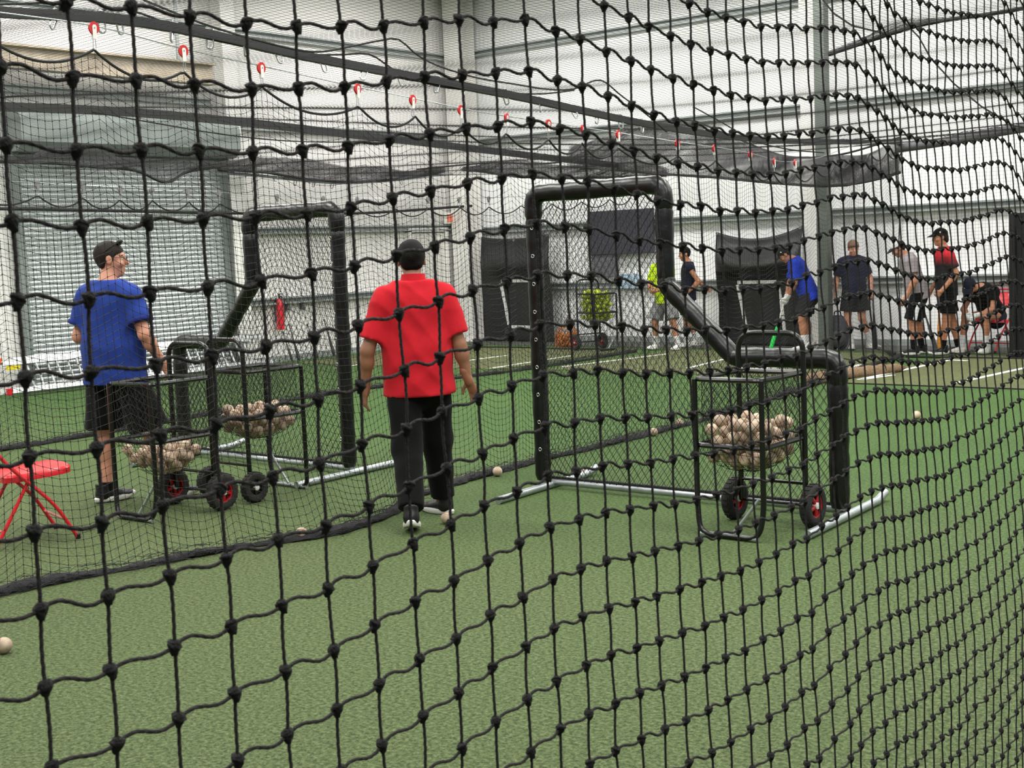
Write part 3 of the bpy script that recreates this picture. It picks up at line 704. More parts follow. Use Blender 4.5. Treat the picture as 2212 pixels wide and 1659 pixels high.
# gathered nets: several folds of mesh between an upper and a lower edge
def bundle(label, up, lo, plane, val, layers=3, depth=.10, pitch=.014, r=.0018, ridge=True):
    U = np.array([onplane(px, py, plane, val) for px, py in up]); Lw = np.array([onplane(px, py, plane, val) for px, py in lo])
    ax = 0 if plane == 1 else 1
    a0, a1 = max(U[:, ax].min(), Lw[:, ax].min()), min(U[:, ax].max(), Lw[:, ax].max())
    def srt(A): i = np.argsort(A[:, ax]); return A[i, ax], A[i, 2]
    ua, uz = srt(U); la, lz = srt(Lw)
    O = np.array([0, 0, 0.0]); O[ax] = (a0+a1)/2; O[plane] = val; O[2] = float(np.mean(uz))
    t = thing('gathered_net', label, 'net', tuple(O)); n = 70; s = np.linspace(a0, a1, n); zu = spline(s, ua, uz); zl = spline(s, la, lz); rg = np.random.default_rng(int(abs(a0*100)))
    ls = []
    def mk(a, off, z):
        p = np.zeros((len(a), 3)); p[:, ax] = a; p[:, plane] = val+off; p[:, 2] = z; return p-O
    for l in range(layers):
        ph = rg.uniform(0, 6); off = lambda a, v: (l-(layers-1)/2)*depth/layers + .03*np.sin(a*6+ph+v*4)
        m_ = max(6, int(np.max(zu-zl)/pitch))
        for v in np.linspace(0, 1, m_): ls.append(mk(s, off(s, v), zu*(1-v)+zl*v + .012*np.sin(s*11+ph+v*9)))
        vv = np.linspace(0, 1, 6)
        for a in np.arange(a0, a1, pitch):
            aa = a + .05*np.sin(vv*5+a*3+ph); ls.append(mk(aa, off(aa, vv), np.interp(aa, s, zu)*(1-vv)+np.interp(aa, s, zl)*vv))
    cords('folds', ls, r, 'net_grey', t, kind='stuff')
    if ridge: MB().tube(mk(s, 0*s, zl+.01), .02, 7).build('lower_edge', 'rope', t)
    return t
bundle('grey gathered net sagging like a hammock in front of the grey-green post', [(1230, 318), (1300, 300), (1370, 280), (1420, 266), (1500, 264), (1560, 292), (1640, 320), (1700, 336), (1800, 338), (1880, 330), (1945, 300)],
       [(1230, 362), (1300, 366), (1370, 372), (1440, 378), (1560, 386), (1640, 394), (1700, 399), (1800, 403), (1880, 392), (1945, 374)], 1, 17.3, 3, .12, .015, .0017)
bundle('grey gathered net band above the left L-screen', [(470, 352), (544, 341), (596, 341), (696, 350), (744, 361), (809, 359), (887, 370), (920, 363), (960, 358)],
       [(470, 368), (570, 374), (657, 387), (744, 394), (809, 392), (874, 387), (920, 380), (960, 372)], 0, -16.0, 3, .12, .013)
bundle('grey gathered net over the roll-up door, dipping to a point', [(-40, 330), (60, 336), (140, 312), (200, 325), (300, 345), (400, 352), (475, 350)],
       [(-40, 350), (60, 353), (140, 356), (200, 362), (300, 372), (360, 395), (400, 375), (475, 362)], 0, -15.9, 2, .1, .018)
bundle('grey gathered net between the left L-screen and the hammock shaped net', [(1000, 362), (1040, 356), (1110, 345), (1200, 356), (1262, 360), (1345, 350), (1400, 352), (1440, 366)],
       [(1000, 368), (1040, 372), (1110, 382), (1200, 386), (1300, 385), (1345, 384), (1400, 382), (1440, 380)], 1, 17.45, 3, .12, .013)
bundle('thin grey net valance hanging below the slim rail across the roll-up door', [(-60, 356), (240, 366), (370, 382), (480, 372), (744, 396), (869, 388), (960, 374)],
       [(-60, 450), (240, 456), (540, 461), (760, 461), (869, 455), (960, 449)], 0, -16.12, 1, .0, .030, .0017, ridge=False)
xs_ = np.array([-16.1, -14.6, -12.6, -11.5, -10.6, -9.9, -9.0, -8.3, -7.34]); zs_ = np.array([3.10, 3.10, 3.05, 3.40, 3.45, 3.16, 2.80, 2.76, 2.93]); xx = np.linspace(-16.1, -7.34, 60)
tag(MB().tube(np.stack([xx, np.full(60, 17.38), spline(xx, xs_, zs_)], 1), .014, 7).build('end_cable', 'rope'), 'black cable across the lane ends that carries the hammock shaped net', 'cable')
bundle('slack dark net hanging from a rope at the top right corner', [(1790, 112), (1880, 75), (1940, 48), (2000, 40), (2080, 38), (2150, 28), (2230, 12)],
       [(1790, 120), (1880, 90), (1940, 70), (2000, 54), (2080, 40), (2150, 31), (2230, 16)], 1, 13.2, 2, .08, .014, ridge=True)
tag(MB().tube(np.array([onplane(px, py, 1, 14.5) for px, py in [(1950, 45), (1985, 80), (2010, 125), (2060, 180), (2120, 230), (2190, 272), (2230, 276)]]), .009, 6).build('tie_rope', 'rope'), 'slack dark rope curving down at the upper right', 'rope')
tag(MB().tube(np.array([onplane(px, py, 1, 13.0) for px, py in [(1770, -10), (1800, 28), (1840, 55), (1880, 65), (1920, 74)]]), .009, 6).build('tie_rope', 'rope'), 'dark rope slanting from the top edge beside the post', 'rope')
# ================================================================== L-screens
def in_poly(px, pz, poly):
    ins = np.zeros(px.shape, bool); n = len(poly)
    for i in range(n):
        x1, z1 = poly[i]; x2_, z2_ = poly[(i+1) % n]
        c = ((z1 > pz) != (z2_ > pz)) & (px < (x2_-x1)*(pz-z1)/(z2_-z1+1e-12)+x1); ins ^= c
    return ins
def diamond_net(poly, cell, yoff, seed, slant=1.0):
    xs = [p[0] for p in poly]; zs_ = [p[1] for p in poly]; x0, x1, z0, z1 = min(xs), max(xs), min(zs_), max(zs_); ls = []
    for sgn in (1, -1):
        for c in np.arange(-(z1-z0)*1.5-.2, (x1-x0)+(z1-z0)*1.5+.2, cell):
            zz = np.arange(z0, z1, .018); xx = x0 + c + sgn*(zz-z0)*.72*slant - (0 if sgn > 0 else -(0))
            xx = xx + .006*np.sin(zz*9+c*4+seed)
            ok = in_poly(xx, zz, poly); idx = np.where(ok)[0]
            if len(idx) < 3: continue
            for seg in np.split(idx, np.where(np.diff(idx) > 1)[0]+1):
                if len(seg) > 2: ls.append(np.stack([xx[seg], yoff+.02*np.sin(xx[seg]*5+zz[seg]*3+seed), zz[seg]], 1))
    return ls
def l_screen(label, loc, rotz, mirror, w, h, wu, zk, zl, xk):
    """w,h outer size; wu width of the tall side; zk height where the diagonal starts; zl height of the low rail; xk where the diagonal ends"""
    t = thing('l_screen', label, 'pitching screen', loc, rotz); s = -1 if mirror else 1
    R = .056
    path = [(-w/2, .06), (-w/2, h), (-w/2+wu, h), (-w/2+wu, zk), (-w/2+xk, zl), (w/2, zl), (w/2, .06)]
    path = [(x*s, z) for x, z in path]
    def pad(pts, name='pad', r0=R, mt='vinyl', ends=True):
        P = fillet([(x, 0, z) for x, z in pts], .10, 6)
        # resample and give the sleeve soft wrinkles
        d = np.concatenate([[0], np.cumsum(np.linalg.norm(np.diff(P, axis=0), axis=1))]); q = np.linspace(0, d[-1], max(8, int(d[-1]/.035)))
        P = np.stack([np.interp(q, d, P[:, k]) for k in range(3)], 1)
        rr = r0*(1 + .03*np.sin(q*38+loc[0]) + .02*np.sin(q*15))
        if ends: rr[0] *= .8; rr[-1] *= .8
        v, f = tube_geo(P, rr, 16); v += np.random.default_rng(int(d[-1]*1000)).normal(0, .0012, v.shape)
        return MB().add(v, f).build(name, mt, t)
    p = path
    c1 = .16
    up = lambda a, b, k: (a[0]+(b[0]-a[0])*k, a[1]+(b[1]-a[1])*k)
    pad([p[0], (p[1][0], p[1][1]-c1)])                                           # tall outer post
    pad([(p[1][0], p[1][1]-c1-.02), p[1], p[2], (p[2][0], p[2][1]-c1)], r0=R*1.1)  # top rail with both corners
    pad([(p[2][0], p[2][1]-c1+.02), (p[3][0], p[3][1]+.02)], r0=R*1.04)           # inner post
    pad([(p[3][0], p[3][1]+.06), p[3], p[4], up(p[4], p[5], .05)], r0=R*1.06)      # diagonal
    pad([up(p[4], p[5], -.02), p[5], (p[5][0], p[5][1]-c1)], r0=R*1.08)            # low rail
    pad([(p[6][0], p[5][1]-c1+.03), p[6]], r0=R*1.06)                              # short outer post
    # eyelets of the lacing on the tall post
    for z in np.arange(.28, h-.2, .19):
        a = np.linspace(0, 2*PI, 13)[:-1]
        MB().tube(np.stack([p[0][0]+s*.022+.011*np.cos(a), -R*.96+0*a, z+.011*np.sin(a)], 1), .0032, 6, closed=True).build('eyelet', 'steel', t)
    # galvanised base
    MB().tube([(-w/2, .03, .045), (w/2, .03, .045)], .024, 12).build('base_bar', 'galv', t)
    MB().tube([(-w/2+.03, .03, .075), (w/2-.03, .03, .075)], .010, 8).build('net_lacing', 'rope', t)
    for q in (-1, 1):
        MB().tube([(q*w/2+.10, -.62, .026), (q*w/2+.03, .45, .026), (q*w/2+.01, .62, .05)], .026, 12).build('foot', 'galv', t)
    poly = [(x, max(z, .07)) for x, z in path]
    cords('screen_net', diamond_net(poly, .054, .0, 1), .0020, 'net', t, kind='stuff'); cords('back_net', diamond_net(poly, .054, .06, 1.6, .97), .0013, 'net', t, kind='stuff')
    return t
l_screen('right L-screen with black padded frame, standing beside the single ball cart', (-4.59, 7.30, 0), 0.0, False, 2.22, 2.035, 1.05, 1.40, .945, 1.53)
l_screen('left L-screen with black padded frame, standing behind the pair of ball carts', (-8.43, 7.10, 0), -.02, True, 2.06, 2.02, 1.03, 1.46, .99, 1.48)

# ================================================================== balls
def ball_mat(name, col, seam):
    mt, nt, b = nodes(name); L = nt.links.new
    tc = N(nt, 'ShaderNodeTexCoord'); oi = N(nt, 'ShaderNodeObjectInfo')
    sep = N(nt, 'ShaderNodeSeparateXYZ'); L(tc.outputs['Object'], sep.inputs[0])
    def mth(op, a, b_=None):
        n = N(nt, 'ShaderNodeMath', operation=op)
        for i, q in enumerate((a, b_)):
            if q is None: continue
            if isinstance(q, (int, float)): n.inputs[i].default_value = q
            else: L(q, n.inputs[i])
        return n.outputs[0]
    x, y, z = (mth('MULTIPLY', sep.outputs[k], 1/.0365) for k in range(3))
    f = mth('SUBTRACT', mth('MULTIPLY', mth('SUBTRACT', mth('MULTIPLY', x, x), mth('MULTIPLY', y, y)), .72), z)
    line = mth('LESS_THAN', mth('ABSOLUTE', f), .075)
    nz = N(nt, 'ShaderNodeTexNoise', Scale=30.0, Detail=5.0); L(tc.outputs['Object'], nz.inputs['Vector'])
    rp = N(nt, 'ShaderNodeValToRGB'); c = srgb(col); rp.color_ramp.elements[0].position = .3; rp.color_ramp.elements[1].position = .7
    rp.color_ramp.elements[0].color = tuple(v*.62 for v in c[:3])+(1,); rp.color_ramp.elements[1].color = tuple(min(1, v*1.1) for v in c[:3])+(1,)
    L(nz.outputs['Fac'], rp.inputs['Fac'])
    hv = N(nt, 'ShaderNodeHueSaturation'); L(rp.outputs['Color'], hv.inputs['Color'])
    vr = N(nt, 'ShaderNodeMapRange'); vr.inputs[3].default_value = .62; vr.inputs[4].default_value = 1.12; L(oi.outputs['Random'], vr.inputs[0]); L(vr.outputs[0], hv.inputs['Value'])
    mx = N(nt, 'ShaderNodeMix', data_type='RGBA'); L(line, mx.inputs[0]); L(hv.outputs['Color'], mx.inputs[6]); mx.inputs[7].default_value = srgb(seam)
    L(mx.outputs[2], b.inputs['Base Color']); b.inputs['Roughness'].default_value = .6
    return mt
M['baseball'] = ball_mat('baseball_leather', (214, 190, 164), (150, 72, 62))
M['yellow_ball'] = ball_mat('yellow_ball_dimpled', (206, 224, 40), (170, 186, 30))
M['orange_ball'] = ball_mat('orange_ball', (214, 128, 52), (170, 96, 40))
def ball_mesh(name, r, mt, nu=16, nv=10):
    mb = MB(); mb.ball((0, 0, 0), r, nu, nv); me = bpy.data.meshes.new(name); me.from_pydata(np.concatenate(mb.v).tolist(), [], mb.f); me.update(); me.materials.append(M[mt])
    me.polygons.foreach_set('use_smooth', np.ones(len(me.polygons), bool)); return me
BB = ball_mesh('baseball', .0365, 'baseball'); YB = ball_mesh('practice_ball', .0365, 'yellow_ball', 10, 7)
def put_ball(me, name, p, label, group, cat='ball'):
    o = bpy.data.objects.new(name, me); COL.objects.link(o); o.location = p; o.rotation_euler = (random.uniform(0, 6), random.uniform(0, 6), random.uniform(0, 6)); return tag(o, label, cat, group)
LOOSE = [((1980, 905), 'lone baseball on open turf right of the right L-screen'), ((1075, 1029), 'baseball resting at the net hem between red coach and right L-screen'),
         ((1253, 1030), 'baseball lying behind the left foot of the right L-screen'), ((1412, 942), 'baseball on the net hem seen through the right L-screen, nearer of two'),
         ((1468, 922), 'baseball on the net hem seen through the right L-screen, farther of two'), ((965, 1132), 'baseball at the heel of the red coach'),
         ((652, 1165), 'scuffed baseball caught in the net hem in front of the ball carts'), ((10, 1412), 'baseball with red stitches at the left edge, nearest to the camera')]
for (px, lb) in LOOSE:
    g_ = gnd(*px); put_ball(BB, 'baseball', (g_.x, g_.y, .0368), lb, 'loose baseballs on the turf')

# ================================================================== ball carts
def ring_path(w, d, z, r=.06, n=5):
    pts = []
    for (sx, sy, a0) in ((1, 1, 0), (-1, 1, PI/2), (-1, -1, PI), (1, -1, 1.5*PI)):
        for t in np.linspace(0, PI/2, n): pts.append((sx*(w-r)+r*math.cos(a0+t), sy*(d-r)+r*math.sin(a0+t), z))
    return np.array(pts)
def pack(n, surf, inside, seed, r=.0365, ncand=70):
    rg = np.random.default_rng(seed); C = np.zeros((0, 3)); k = 0
    while len(C) < n and k < n*4:
        k += 1; best = None
        for _ in range(ncand):
            x, y = rg.uniform(-.2, .2), rg.uniform(-.24, .24)
            if not inside(x, y): continue
            z = surf(x, y)
            if len(C):
                d2 = (C[:, 0]-x)**2+(C[:, 1]-y)**2; ok = d2 < (2*r)**2
                if ok.any(): z = max(z, (C[ok, 2]+np.sqrt((2*r*1.002)**2-d2[ok])).max())
            if best is None or z < best[2]: best = (x, y, z)
        if best is None: break
        C = np.vstack([C, best])
    return C
def ball_cart(label, loc, rotz, nballs, blabel, seed, me=None, big=.125, bname='baseball', base_z=.52, group='baseballs heaped in a cart', depth=.17):
    t = thing('ball_cart', label, 'ball cart', loc, rotz); w, d = .21, .25; r = .0155; zt_, zm = .895, base_z
    MB().tube(ring_path(w, d, zt_, .05), r, 8, closed=True).build('top_frame', 'black_metal', t)
    MB().tube(ring_path(w, d, zm, .05), r, 8, closed=True).build('basket_ring', 'black_metal', t)
    MB().tube(fillet([(-w, d, .125), (-w, d, 1.12), (w, d, 1.12), (w, d, .125)], .11, 7), .0165, 10).build('handle_frame', 'black_metal', t)
    for s in (-1, 1): MB().tube([(s*w, -d, zt_), (s*w, -d, zm)], r, 8).build('front_post', 'black_metal', t)
    MB().tube(fillet([(-w, -d, zm), (-w, -d, .16), (-w+.025, -d-.02, .018), (w-.025, -d-.02, .018), (w, -d, .16), (w, -d, zm)], .07, 6), .016, 10).build('front_leg', 'black_metal', t)
    MB().tube([(-w+.03, -d-.018, .018), (w-.03, -d-.018, .018)], .0164, 10).build('worn_leg_foot', 'galv', t)
    MB().tube([(w-.03, -d+.01, .24), (.02, -d-.012, .03)], .010, 8).build('brace', 'galv', t)
    MB().tube([(-w-.075, d, .125), (w+.075, d, .125)], .010, 8).build('axle', 'black_metal', t)
    MB().tube([(-w, d, .25), (w, d, .25)], .010, 8).build('cross_bar', 'black_metal', t)
    TY = Matrix.Rotation(PI/2, 4, 'Y')
    for s in (-1, 1):
        wt = MB(); T = Matrix.Translation((s*(w+.045), d, big)) @ TY
        wt.lathe([(big*.56, -.028), (big*.72, -.034), (big*.9, -.031), (big*.98, -.02), (big, 0), (big*.98, .02), (big*.9, .031), (big*.72, .034), (big*.56, .028), (big*.54, 0), (big*.56, -.028)], 28, T, caps=False)
        wo = wt.build('tyre', 'tyre', t)
        for i in range(22):                                           # tread blocks
            a = i/22*2*PI; T2 = T @ Matrix.Rotation(a, 4, 'Z') @ Matrix.Translation((big*.985, 0, 0))
            wt2 = MB(); wt2.box((0, 0, 0), (.01, .016, .034)); v = wt2.v[0] @ np.array(T2.to_3x3()).T + np.array(T2.translation)
            if i == 0: tb = MB()
            tb.add(v, wt2.f)
        tb.build('tread', 'tyre', wo, smooth=False)
        red = big > .11
        rm = MB(); rm.lathe([(big*.57, -.022), (big*.60, -.026), (big*.50, -.022), (big*.48, 0), (big*.50, .022), (big*.60, .026), (big*.57, .022), (big*.54, 0), (big*.57, -.022)], 24, T, caps=False)
        ro = rm.build('rim', 'rim_red' if red else 'black_plastic', t); MB().lathe([(.02, -.012), (big*.5, -.010), (big*.5, .002), (.02, .006)], 18, T).build('rim_disc', 'black_plastic', ro)
        for i in range(5):
            T3 = T @ Matrix.Rotation(i/5*2*PI, 4, 'Z'); q = [T3 @ Vector((r_, 0, z_)) for r_, z_ in ((.02, .016), (big*.3, .018), (big*.52, .012))]; q2 = [T3 @ Vector((r_, 0, -z_)) for r_, z_ in ((.02, .016), (big*.3, .018), (big*.52, .012))]
            MB().tube(q, .011, 6).tube(q2, .011, 6).build('spoke', 'rim_red' if red else 'black_plastic', ro)
        MB().lathe([(.010, -.036), (.020, -.032), (.020, .032), (.010, .036)], 12, T).build('hub', 'white_plastic', ro)
    # basket net and hanging belly
    ls = []; m_ = .046
    per = ring_path(w-.012, d-.012, 0, .05, 7); dd = np.concatenate([[0], np.cumsum(np.linalg.norm(np.diff(np.vstack([per, per[:1]]), axis=0), axis=1))]); PP = np.vstack([per, per[:1]])
    def at(s_): return np.stack([np.interp(s_ % dd[-1], dd, PP[:, 0]), np.interp(s_ % dd[-1], dd, PP[:, 1])], 1)
    nn = int(dd[-1]/m_)
    for sg in (1, -1):
        for k_ in range(nn):
            zz = np.linspace(zt_, zm, 10); s_ = k_*m_ + sg*(zt_-zz)*.8 + .006*np.sin(zz*20+k_); q = at(s_); ls.append(np.stack([q[:, 0], q[:, 1], zz], 1))
    bowl = lambda x, y: zm - depth*np.maximum(0, 1-np.maximum((np.abs(x)/w)**2.4, (np.abs(y)/d)**2.4))**(.75 if depth < .2 else 1.1)
    for x in np.arange(-w+.02, w-.01, m_*.8):
        y = np.linspace(-d, d, 22); ls.append(np.stack([x+.008*np.sin(y*30), y, bowl(x, y)], 1))
    for y in np.arange(-d+.02, d-.01, m_*.8):
        x = np.linspace(-w, w, 22); ls.append(np.stack([x, y+.008*np.sin(x*30), bowl(x, y)], 1))
    cords('basket_net', ls, .0016, 'net', t, kind='stuff')
    C = pack(nballs, lambda x, y: float(bowl(x, y))+.0385, lambda x, y: abs(x) < w-.062 and abs(y) < d-.062 and float(bowl(x, y)) < zm-.035, seed)
    Rz = Matrix.Rotation(rotz, 4, 'Z')
    for c in C:
        p = Rz @ Vector(c) + Vector(loc); put_ball(me or BB, bname, p, blabel, group)
    return t
ball_cart('black wheeled ball cart piled with baseballs beside the right L-screen', (-3.76, 6.75, 0), 0.0, 84, 'scuffed baseball in the heap of the cart beside the right L-screen', 3, group='baseballs in the right cart')
ball_cart('nearer of the two left ball carts, in front of the blue coach, half full', (-7.40, 5.40, 0), 0.03, 40, 'scuffed baseball low in the net of the cart in front of the blue coach', 5, depth=.26, group='baseballs in the nearer left cart')
ball_cart('farther of the two left ball carts, in front of the left L-screen', (-7.42, 6.22, 0), PI-.05, 62, 'scuffed baseball in the cart in front of the left L-screen', 9, big=.105, base_z=.57, group='baseballs in the farther left cart')
g_ = gnd(1292, 757)
ball_cart('distant ball cart full of yellow practice balls under the dark wall panel', (g_.x, g_.y, .008), 1.2, 150, 'yellow-green practice ball in the distant cart by the end wall', 12, me=YB, base_z=.60, bname='practice_ball', group='yellow balls in the distant cart')

# ================================================================== red folding chairs
def folding_chair(label, loc, rotz):
    t = thing('folding_chair', label, 'chair', loc, rotz); w = .215; r = .0115
    for s in (-1, 1):                                                  # back-to-front tube: runs from the back top to the front foot
        MB().tube(fillet([(s*w, -.36, .80), (s*w, -.18, .52), (s*w, .10, .23), (s*w, .22, .012)], .1, 5), r, 8).build('front_leg', 'red_paint', t)
        MB().tube([(s*(w-.025), -.02, .43), (s*(w-.025), -.26, .012)], r, 8).build('rear_leg', 'red_paint', t)
        MB().lathe([(.012, 0), (.0155, 0), (.0155, .03), (.012, .032)], 8, Matrix.Translation((s*w, .223, .0))).build('rubber_foot', 'black_plastic', t)
        MB().lathe([(.012, 0), (.0155, 0), (.0155, .03), (.012, .032)], 8, Matrix.Translation((s*(w-.025), -.263, .0))).build('rubber_foot', 'black_plastic', t)
    MB().tube([(-w, .155, .13), (w, .155, .13)], .008, 8).build('front_stretcher', 'red_paint', t)
    MB().tube([(-w+.025, -.21, .10), (w-.025, -.21, .10)], .008, 8).build('rear_stretcher', 'red_paint', t)
    # stamped seat with rolled edge
    n = 18; a = np.linspace(0, 2*PI, n*2+1)[:-1]; sup = lambda c, e=.45: np.sign(c)*np.abs(c)**e
    out = np.stack([.20*sup(np.cos(a)), .21*sup(np.sin(a))], 1); v = []; f = []; m_ = len(a)
    prof = [(1.0, .40), (1.0, .432), (.95, .444), (.84, .438), (.4, .430)]
    for (k_, z) in prof: v += [(x*k_, y*k_+.03, z+.012*(y/.2)) for x, y in out]
    for i in range(len(prof)-1):
        for j in range(m_): q = (j+1) % m_; f.append((i*m_+j, i*m_+q, (i+1)*m_+q, (i+1)*m_+j))
    f.append(tuple((len(prof)-1)*m_+j for j in range(m_))); f.append(tuple(range(m_-1, -1, -1)))
    MB().add(v, f).build('seat', 'red_paint', t)
    # curved back panel
    v = []; nx = 13
    for (z, y) in ((.58, -.235), (.60, -.245), (.66, -.285), (.74, -.335), (.78, -.352), (.79, -.348)):
        for i in range(nx): u = i/(nx-1)*2-1; v.append((u*(w+.004), y-.045*(1-u*u), z))
    f = []
    for i in range(5):
        for j in range(nx-1): f.append((i*nx+j, i*nx+j+1, (i+1)*nx+j+1, (i+1)*nx+j))
    o = MB().add(v, f).build('back_panel', 'red_paint', t); so = o.modifiers.new('thickness', 'SOLIDIFY'); so.thickness = .008; so.offset = 0
    MB().tube(fillet([(-w, -.36, .80), (-w+.03, -.40, .83), (w-.03, -.40, .83), (w, -.36, .80)], .05, 5), r, 8).build('top_rail', 'red_paint', t)
    return t
folding_chair('red metal folding chair at the left edge of the photo', (-7.51, 4.45, 0), -.26)

# ================================================================== backstop mats
def mat_sheet(label, x0, x1, y, ztop0, ztop1, sag, fold, seed, tape):
    t = thing('backstop_mat', label, 'mat', ((x0+x1)/2, y, 0)); nx, nz = 40, 44; X0, X1 = x0-(x0+x1)/2, x1-(x0+x1)/2; v = []; rg = np.random.default_rng(seed)
    def depth(u, s):
        k_ = math.exp(-((u-.5)/.42)**2)
        ss = lambda q: max(0, min(1, q))**2*(3-2*max(0, min(1, q)))
        return -.30*fold*max(0, math.cos(PI*(u-.5)))**.6*ss((s-.06)/.20)*(1-ss((s-.27)/.12)) -.06*fold*math.sin(PI*min(1, s*1.6))*abs(math.cos(PI*u))**1.5*(1 if s < .62 else max(0, 1-(s-.62)/.3)) + .02*math.sin(9*u+3*s+seed) - .05*fold*math.exp(-((s-.22)/.12)**2)*k_
    for i in range(nz+1):
        s = i/nz
        for j in range(nx+1):
            u = j/nx; zt_ = ztop0*(1-u)+ztop1*u - sag*4*u*(1-u); v.append((X0+(X1-X0)*u, depth(u, s), .012+(zt_-.012)*(1-s)))
    f = [(i*(nx+1)+j, i*(nx+1)+j+1, (i+1)*(nx+1)+j+1, (i+1)*(nx+1)+j) for i in range(nz) for j in range(nx)]
    o = MB().add(v, f).build('sheet', 'vinyl_matte', t); so = o.modifiers.new('thickness', 'SOLIDIFY'); so.thickness = .012; so.offset = 1
    # strike zone in tape pieces
    (a0, a1, z0, z1, b0, b1) = tape
    def piece(p, q):
        p = np.array(p); q = np.array(q); d_ = (q-p)/np.linalg.norm(q-p); nr = np.array([-d_[1], d_[0]])*.026; vv = []; n_ = 6
        for i in range(n_+1):
            c = p+(q-p)*i/n_
            for (e, sd) in ((-.020, -1), (-.020, 1), (-.002, 1), (-.002, -1)):
                x, z = c+nr*sd; u = (x-X0)/(X1-X0); zt_ = ztop0*(1-u)+ztop1*u - sag*4*u*(1-u); vv.append((x, depth(u, 1-z/zt_)+e, z))
        f_ = [(i*4+k, i*4+(k+1) % 4, i*4+4+(k+1) % 4, i*4+4+k) for i in range(n_) for k in range(4)] + [(3, 2, 1, 0), tuple(n_*4+k for k in range(4))]
        MB().add(vv, f_).build('tape_strip', 'tape', t, smooth=False)
    def side(p, q, n):
        p = np.array(p, float); q = np.array(q, float)
        for k_ in range(n): piece(p+(q-p)*(k_/n+.008), p+(q-p)*((k_+1)/n-.008))
    side((a0, z1), (a1, z1), 2); side((b0, z0), (b1, z0), 3); side((a0, z1-.03), (b0, z0+.03), 3); side((a1, z1-.03), (b1, z0+.03), 3)
    for (x, zz) in ((X0+.02, ztop0-.03), (X1-.02, ztop1-.03), ((X0+X1)/2, (ztop0+ztop1)/2-sag-.03)):
        a = np.linspace(0, 2*PI, 11)[:-1]; MB().tube(np.stack([x+.016*np.cos(a), -.03+0*a, zz+.016*np.sin(a)], 1), .004, 5, closed=True).build('eyelet', 'steel', t)
    return t
mat_sheet('black hanging backstop mat with white tape strike zone, left one by the corner column', -15.85, -14.28, 18.72, 1.90, 1.90, .06, .6, 2, (-.33, .60, .27, 1.09, -.22, .52))
mat_sheet('sagging black backstop mat with white tape strike zone behind the blue shirted player', -10.9, -9.42, 18.62, 1.80, 1.84, .15, 1.0, 6, (-.36, .33, .20, 1.0, -.22, .42))
# pleated black pad at the right edge
g_ = gnd(2178, 776); t = thing('padding_panel', 'tall black pleated padding panel at the right edge of the photo', 'padding', (g_.x+.6, 17.55, 0))
MB().box((0, 0, .93), (1.3, .05, 1.86)).build('backing', 'black_plastic', t, smooth=False)
for i in range(10): MB().tube([(-.585+i*.13, -.02, .02), (-.585+i*.13, -.02, 1.85)], .06, 10, flat=.6).build('pleat', 'vinyl_matte', t)
for z in (.7, 1.84):
    MB().ball((-.63, -.06, z), .012, 8, 6).build('stud', 'steel', t)

# ================================================================== things on and by the end wall
t = thing('wall_panel', 'dark navy rectangular panel on the end wall, seen through the right L-screen', 'panel', (-12.92, 18.93, 1.50))
MB().box((0, 0, .37), (1.32, .06, .74)).build('board', mat('navy_board', (52, 50, 62), .5, .15, 5), t, smooth=False, bevel=.01)
for s in (-1, 1): MB().box((s*.5, .045, .37), (.08, .05, .3)).build('bracket', 'grey_dark', t, smooth=False)
t = thing('wall_panel', 'small dark grey panel under the navy panel on the end wall', 'panel', (-13.32, 18.96, 1.12))
MB().box((0, 0, .2), (.48, .05, .4)).build('board', mat('grey_board', (92, 90, 98), .6, .15, 8), t, smooth=False, bevel=.006)
MB().box((0, .04, .2), (.1, .03, .1)).build('bracket', 'grey_dark', t, smooth=False)
t = thing('poster', 'pale blue sheet on the end wall left of the yellow shirted player', 'poster', (-12.78, 18.94, .93))
MB().box((0, 0, .11), (.42, .01, .24)).build('sheet', mat('pale_blue', (164, 188, 206), .6, .1, 12), t, smooth=False)
for s in (-1, 1): MB().ball((s*.19, -.008, .21), .01, 8, 6).build('pin', 'steel', t)
# orange mesh bag of balls
g_ = gnd(1226, 750); t = thing('ball_bag', 'orange mesh bag of balls by the end wall beside the yellow ball cart', 'bag', (g_.x, g_.y, 0))
C = pack(34, lambda x, y: .045, lambda x, y: x*x+y*y < .018, 21)
for c in C: o = bpy.data.objects.new('bagged_ball', ball_mesh('bagged_ball', .042, 'orange_ball', 10, 7) if 'OB' not in globals() else OB); OB = o.data; COL.objects.link(o); o.parent = t; o.location = (c[0]*1.1, c[1]*1.1, c[2])
zm_ = float(C[:, 2].max())+.05; ls = []
for k_ in range(26):
    a = k_/26*2*PI; zz = np.linspace(.01, zm_+.12, 12); q = np.clip((zz-zm_+.1)/.22, 0, 1)
    for sg in (1, -1): ls.append(np.stack([(.205*(1-q**2*.93))*np.cos(a+sg*zz*3), (.205*(1-q**2*.93))*np.sin(a+sg*zz*3), zz], 1))
M['orange_cord'] = mat('orange_cord', (206, 120, 44), .7, .2, 30)
cords('bag_mesh', ls, .003, 'orange_cord', t, kind='stuff'); MB().tube([(0, 0, zm_+.08), (.02, 0, zm_+.13), (0, .02, zm_+.17)], [.02, .014, .02], 8).build('tied_neck', 'orange_cord', t)
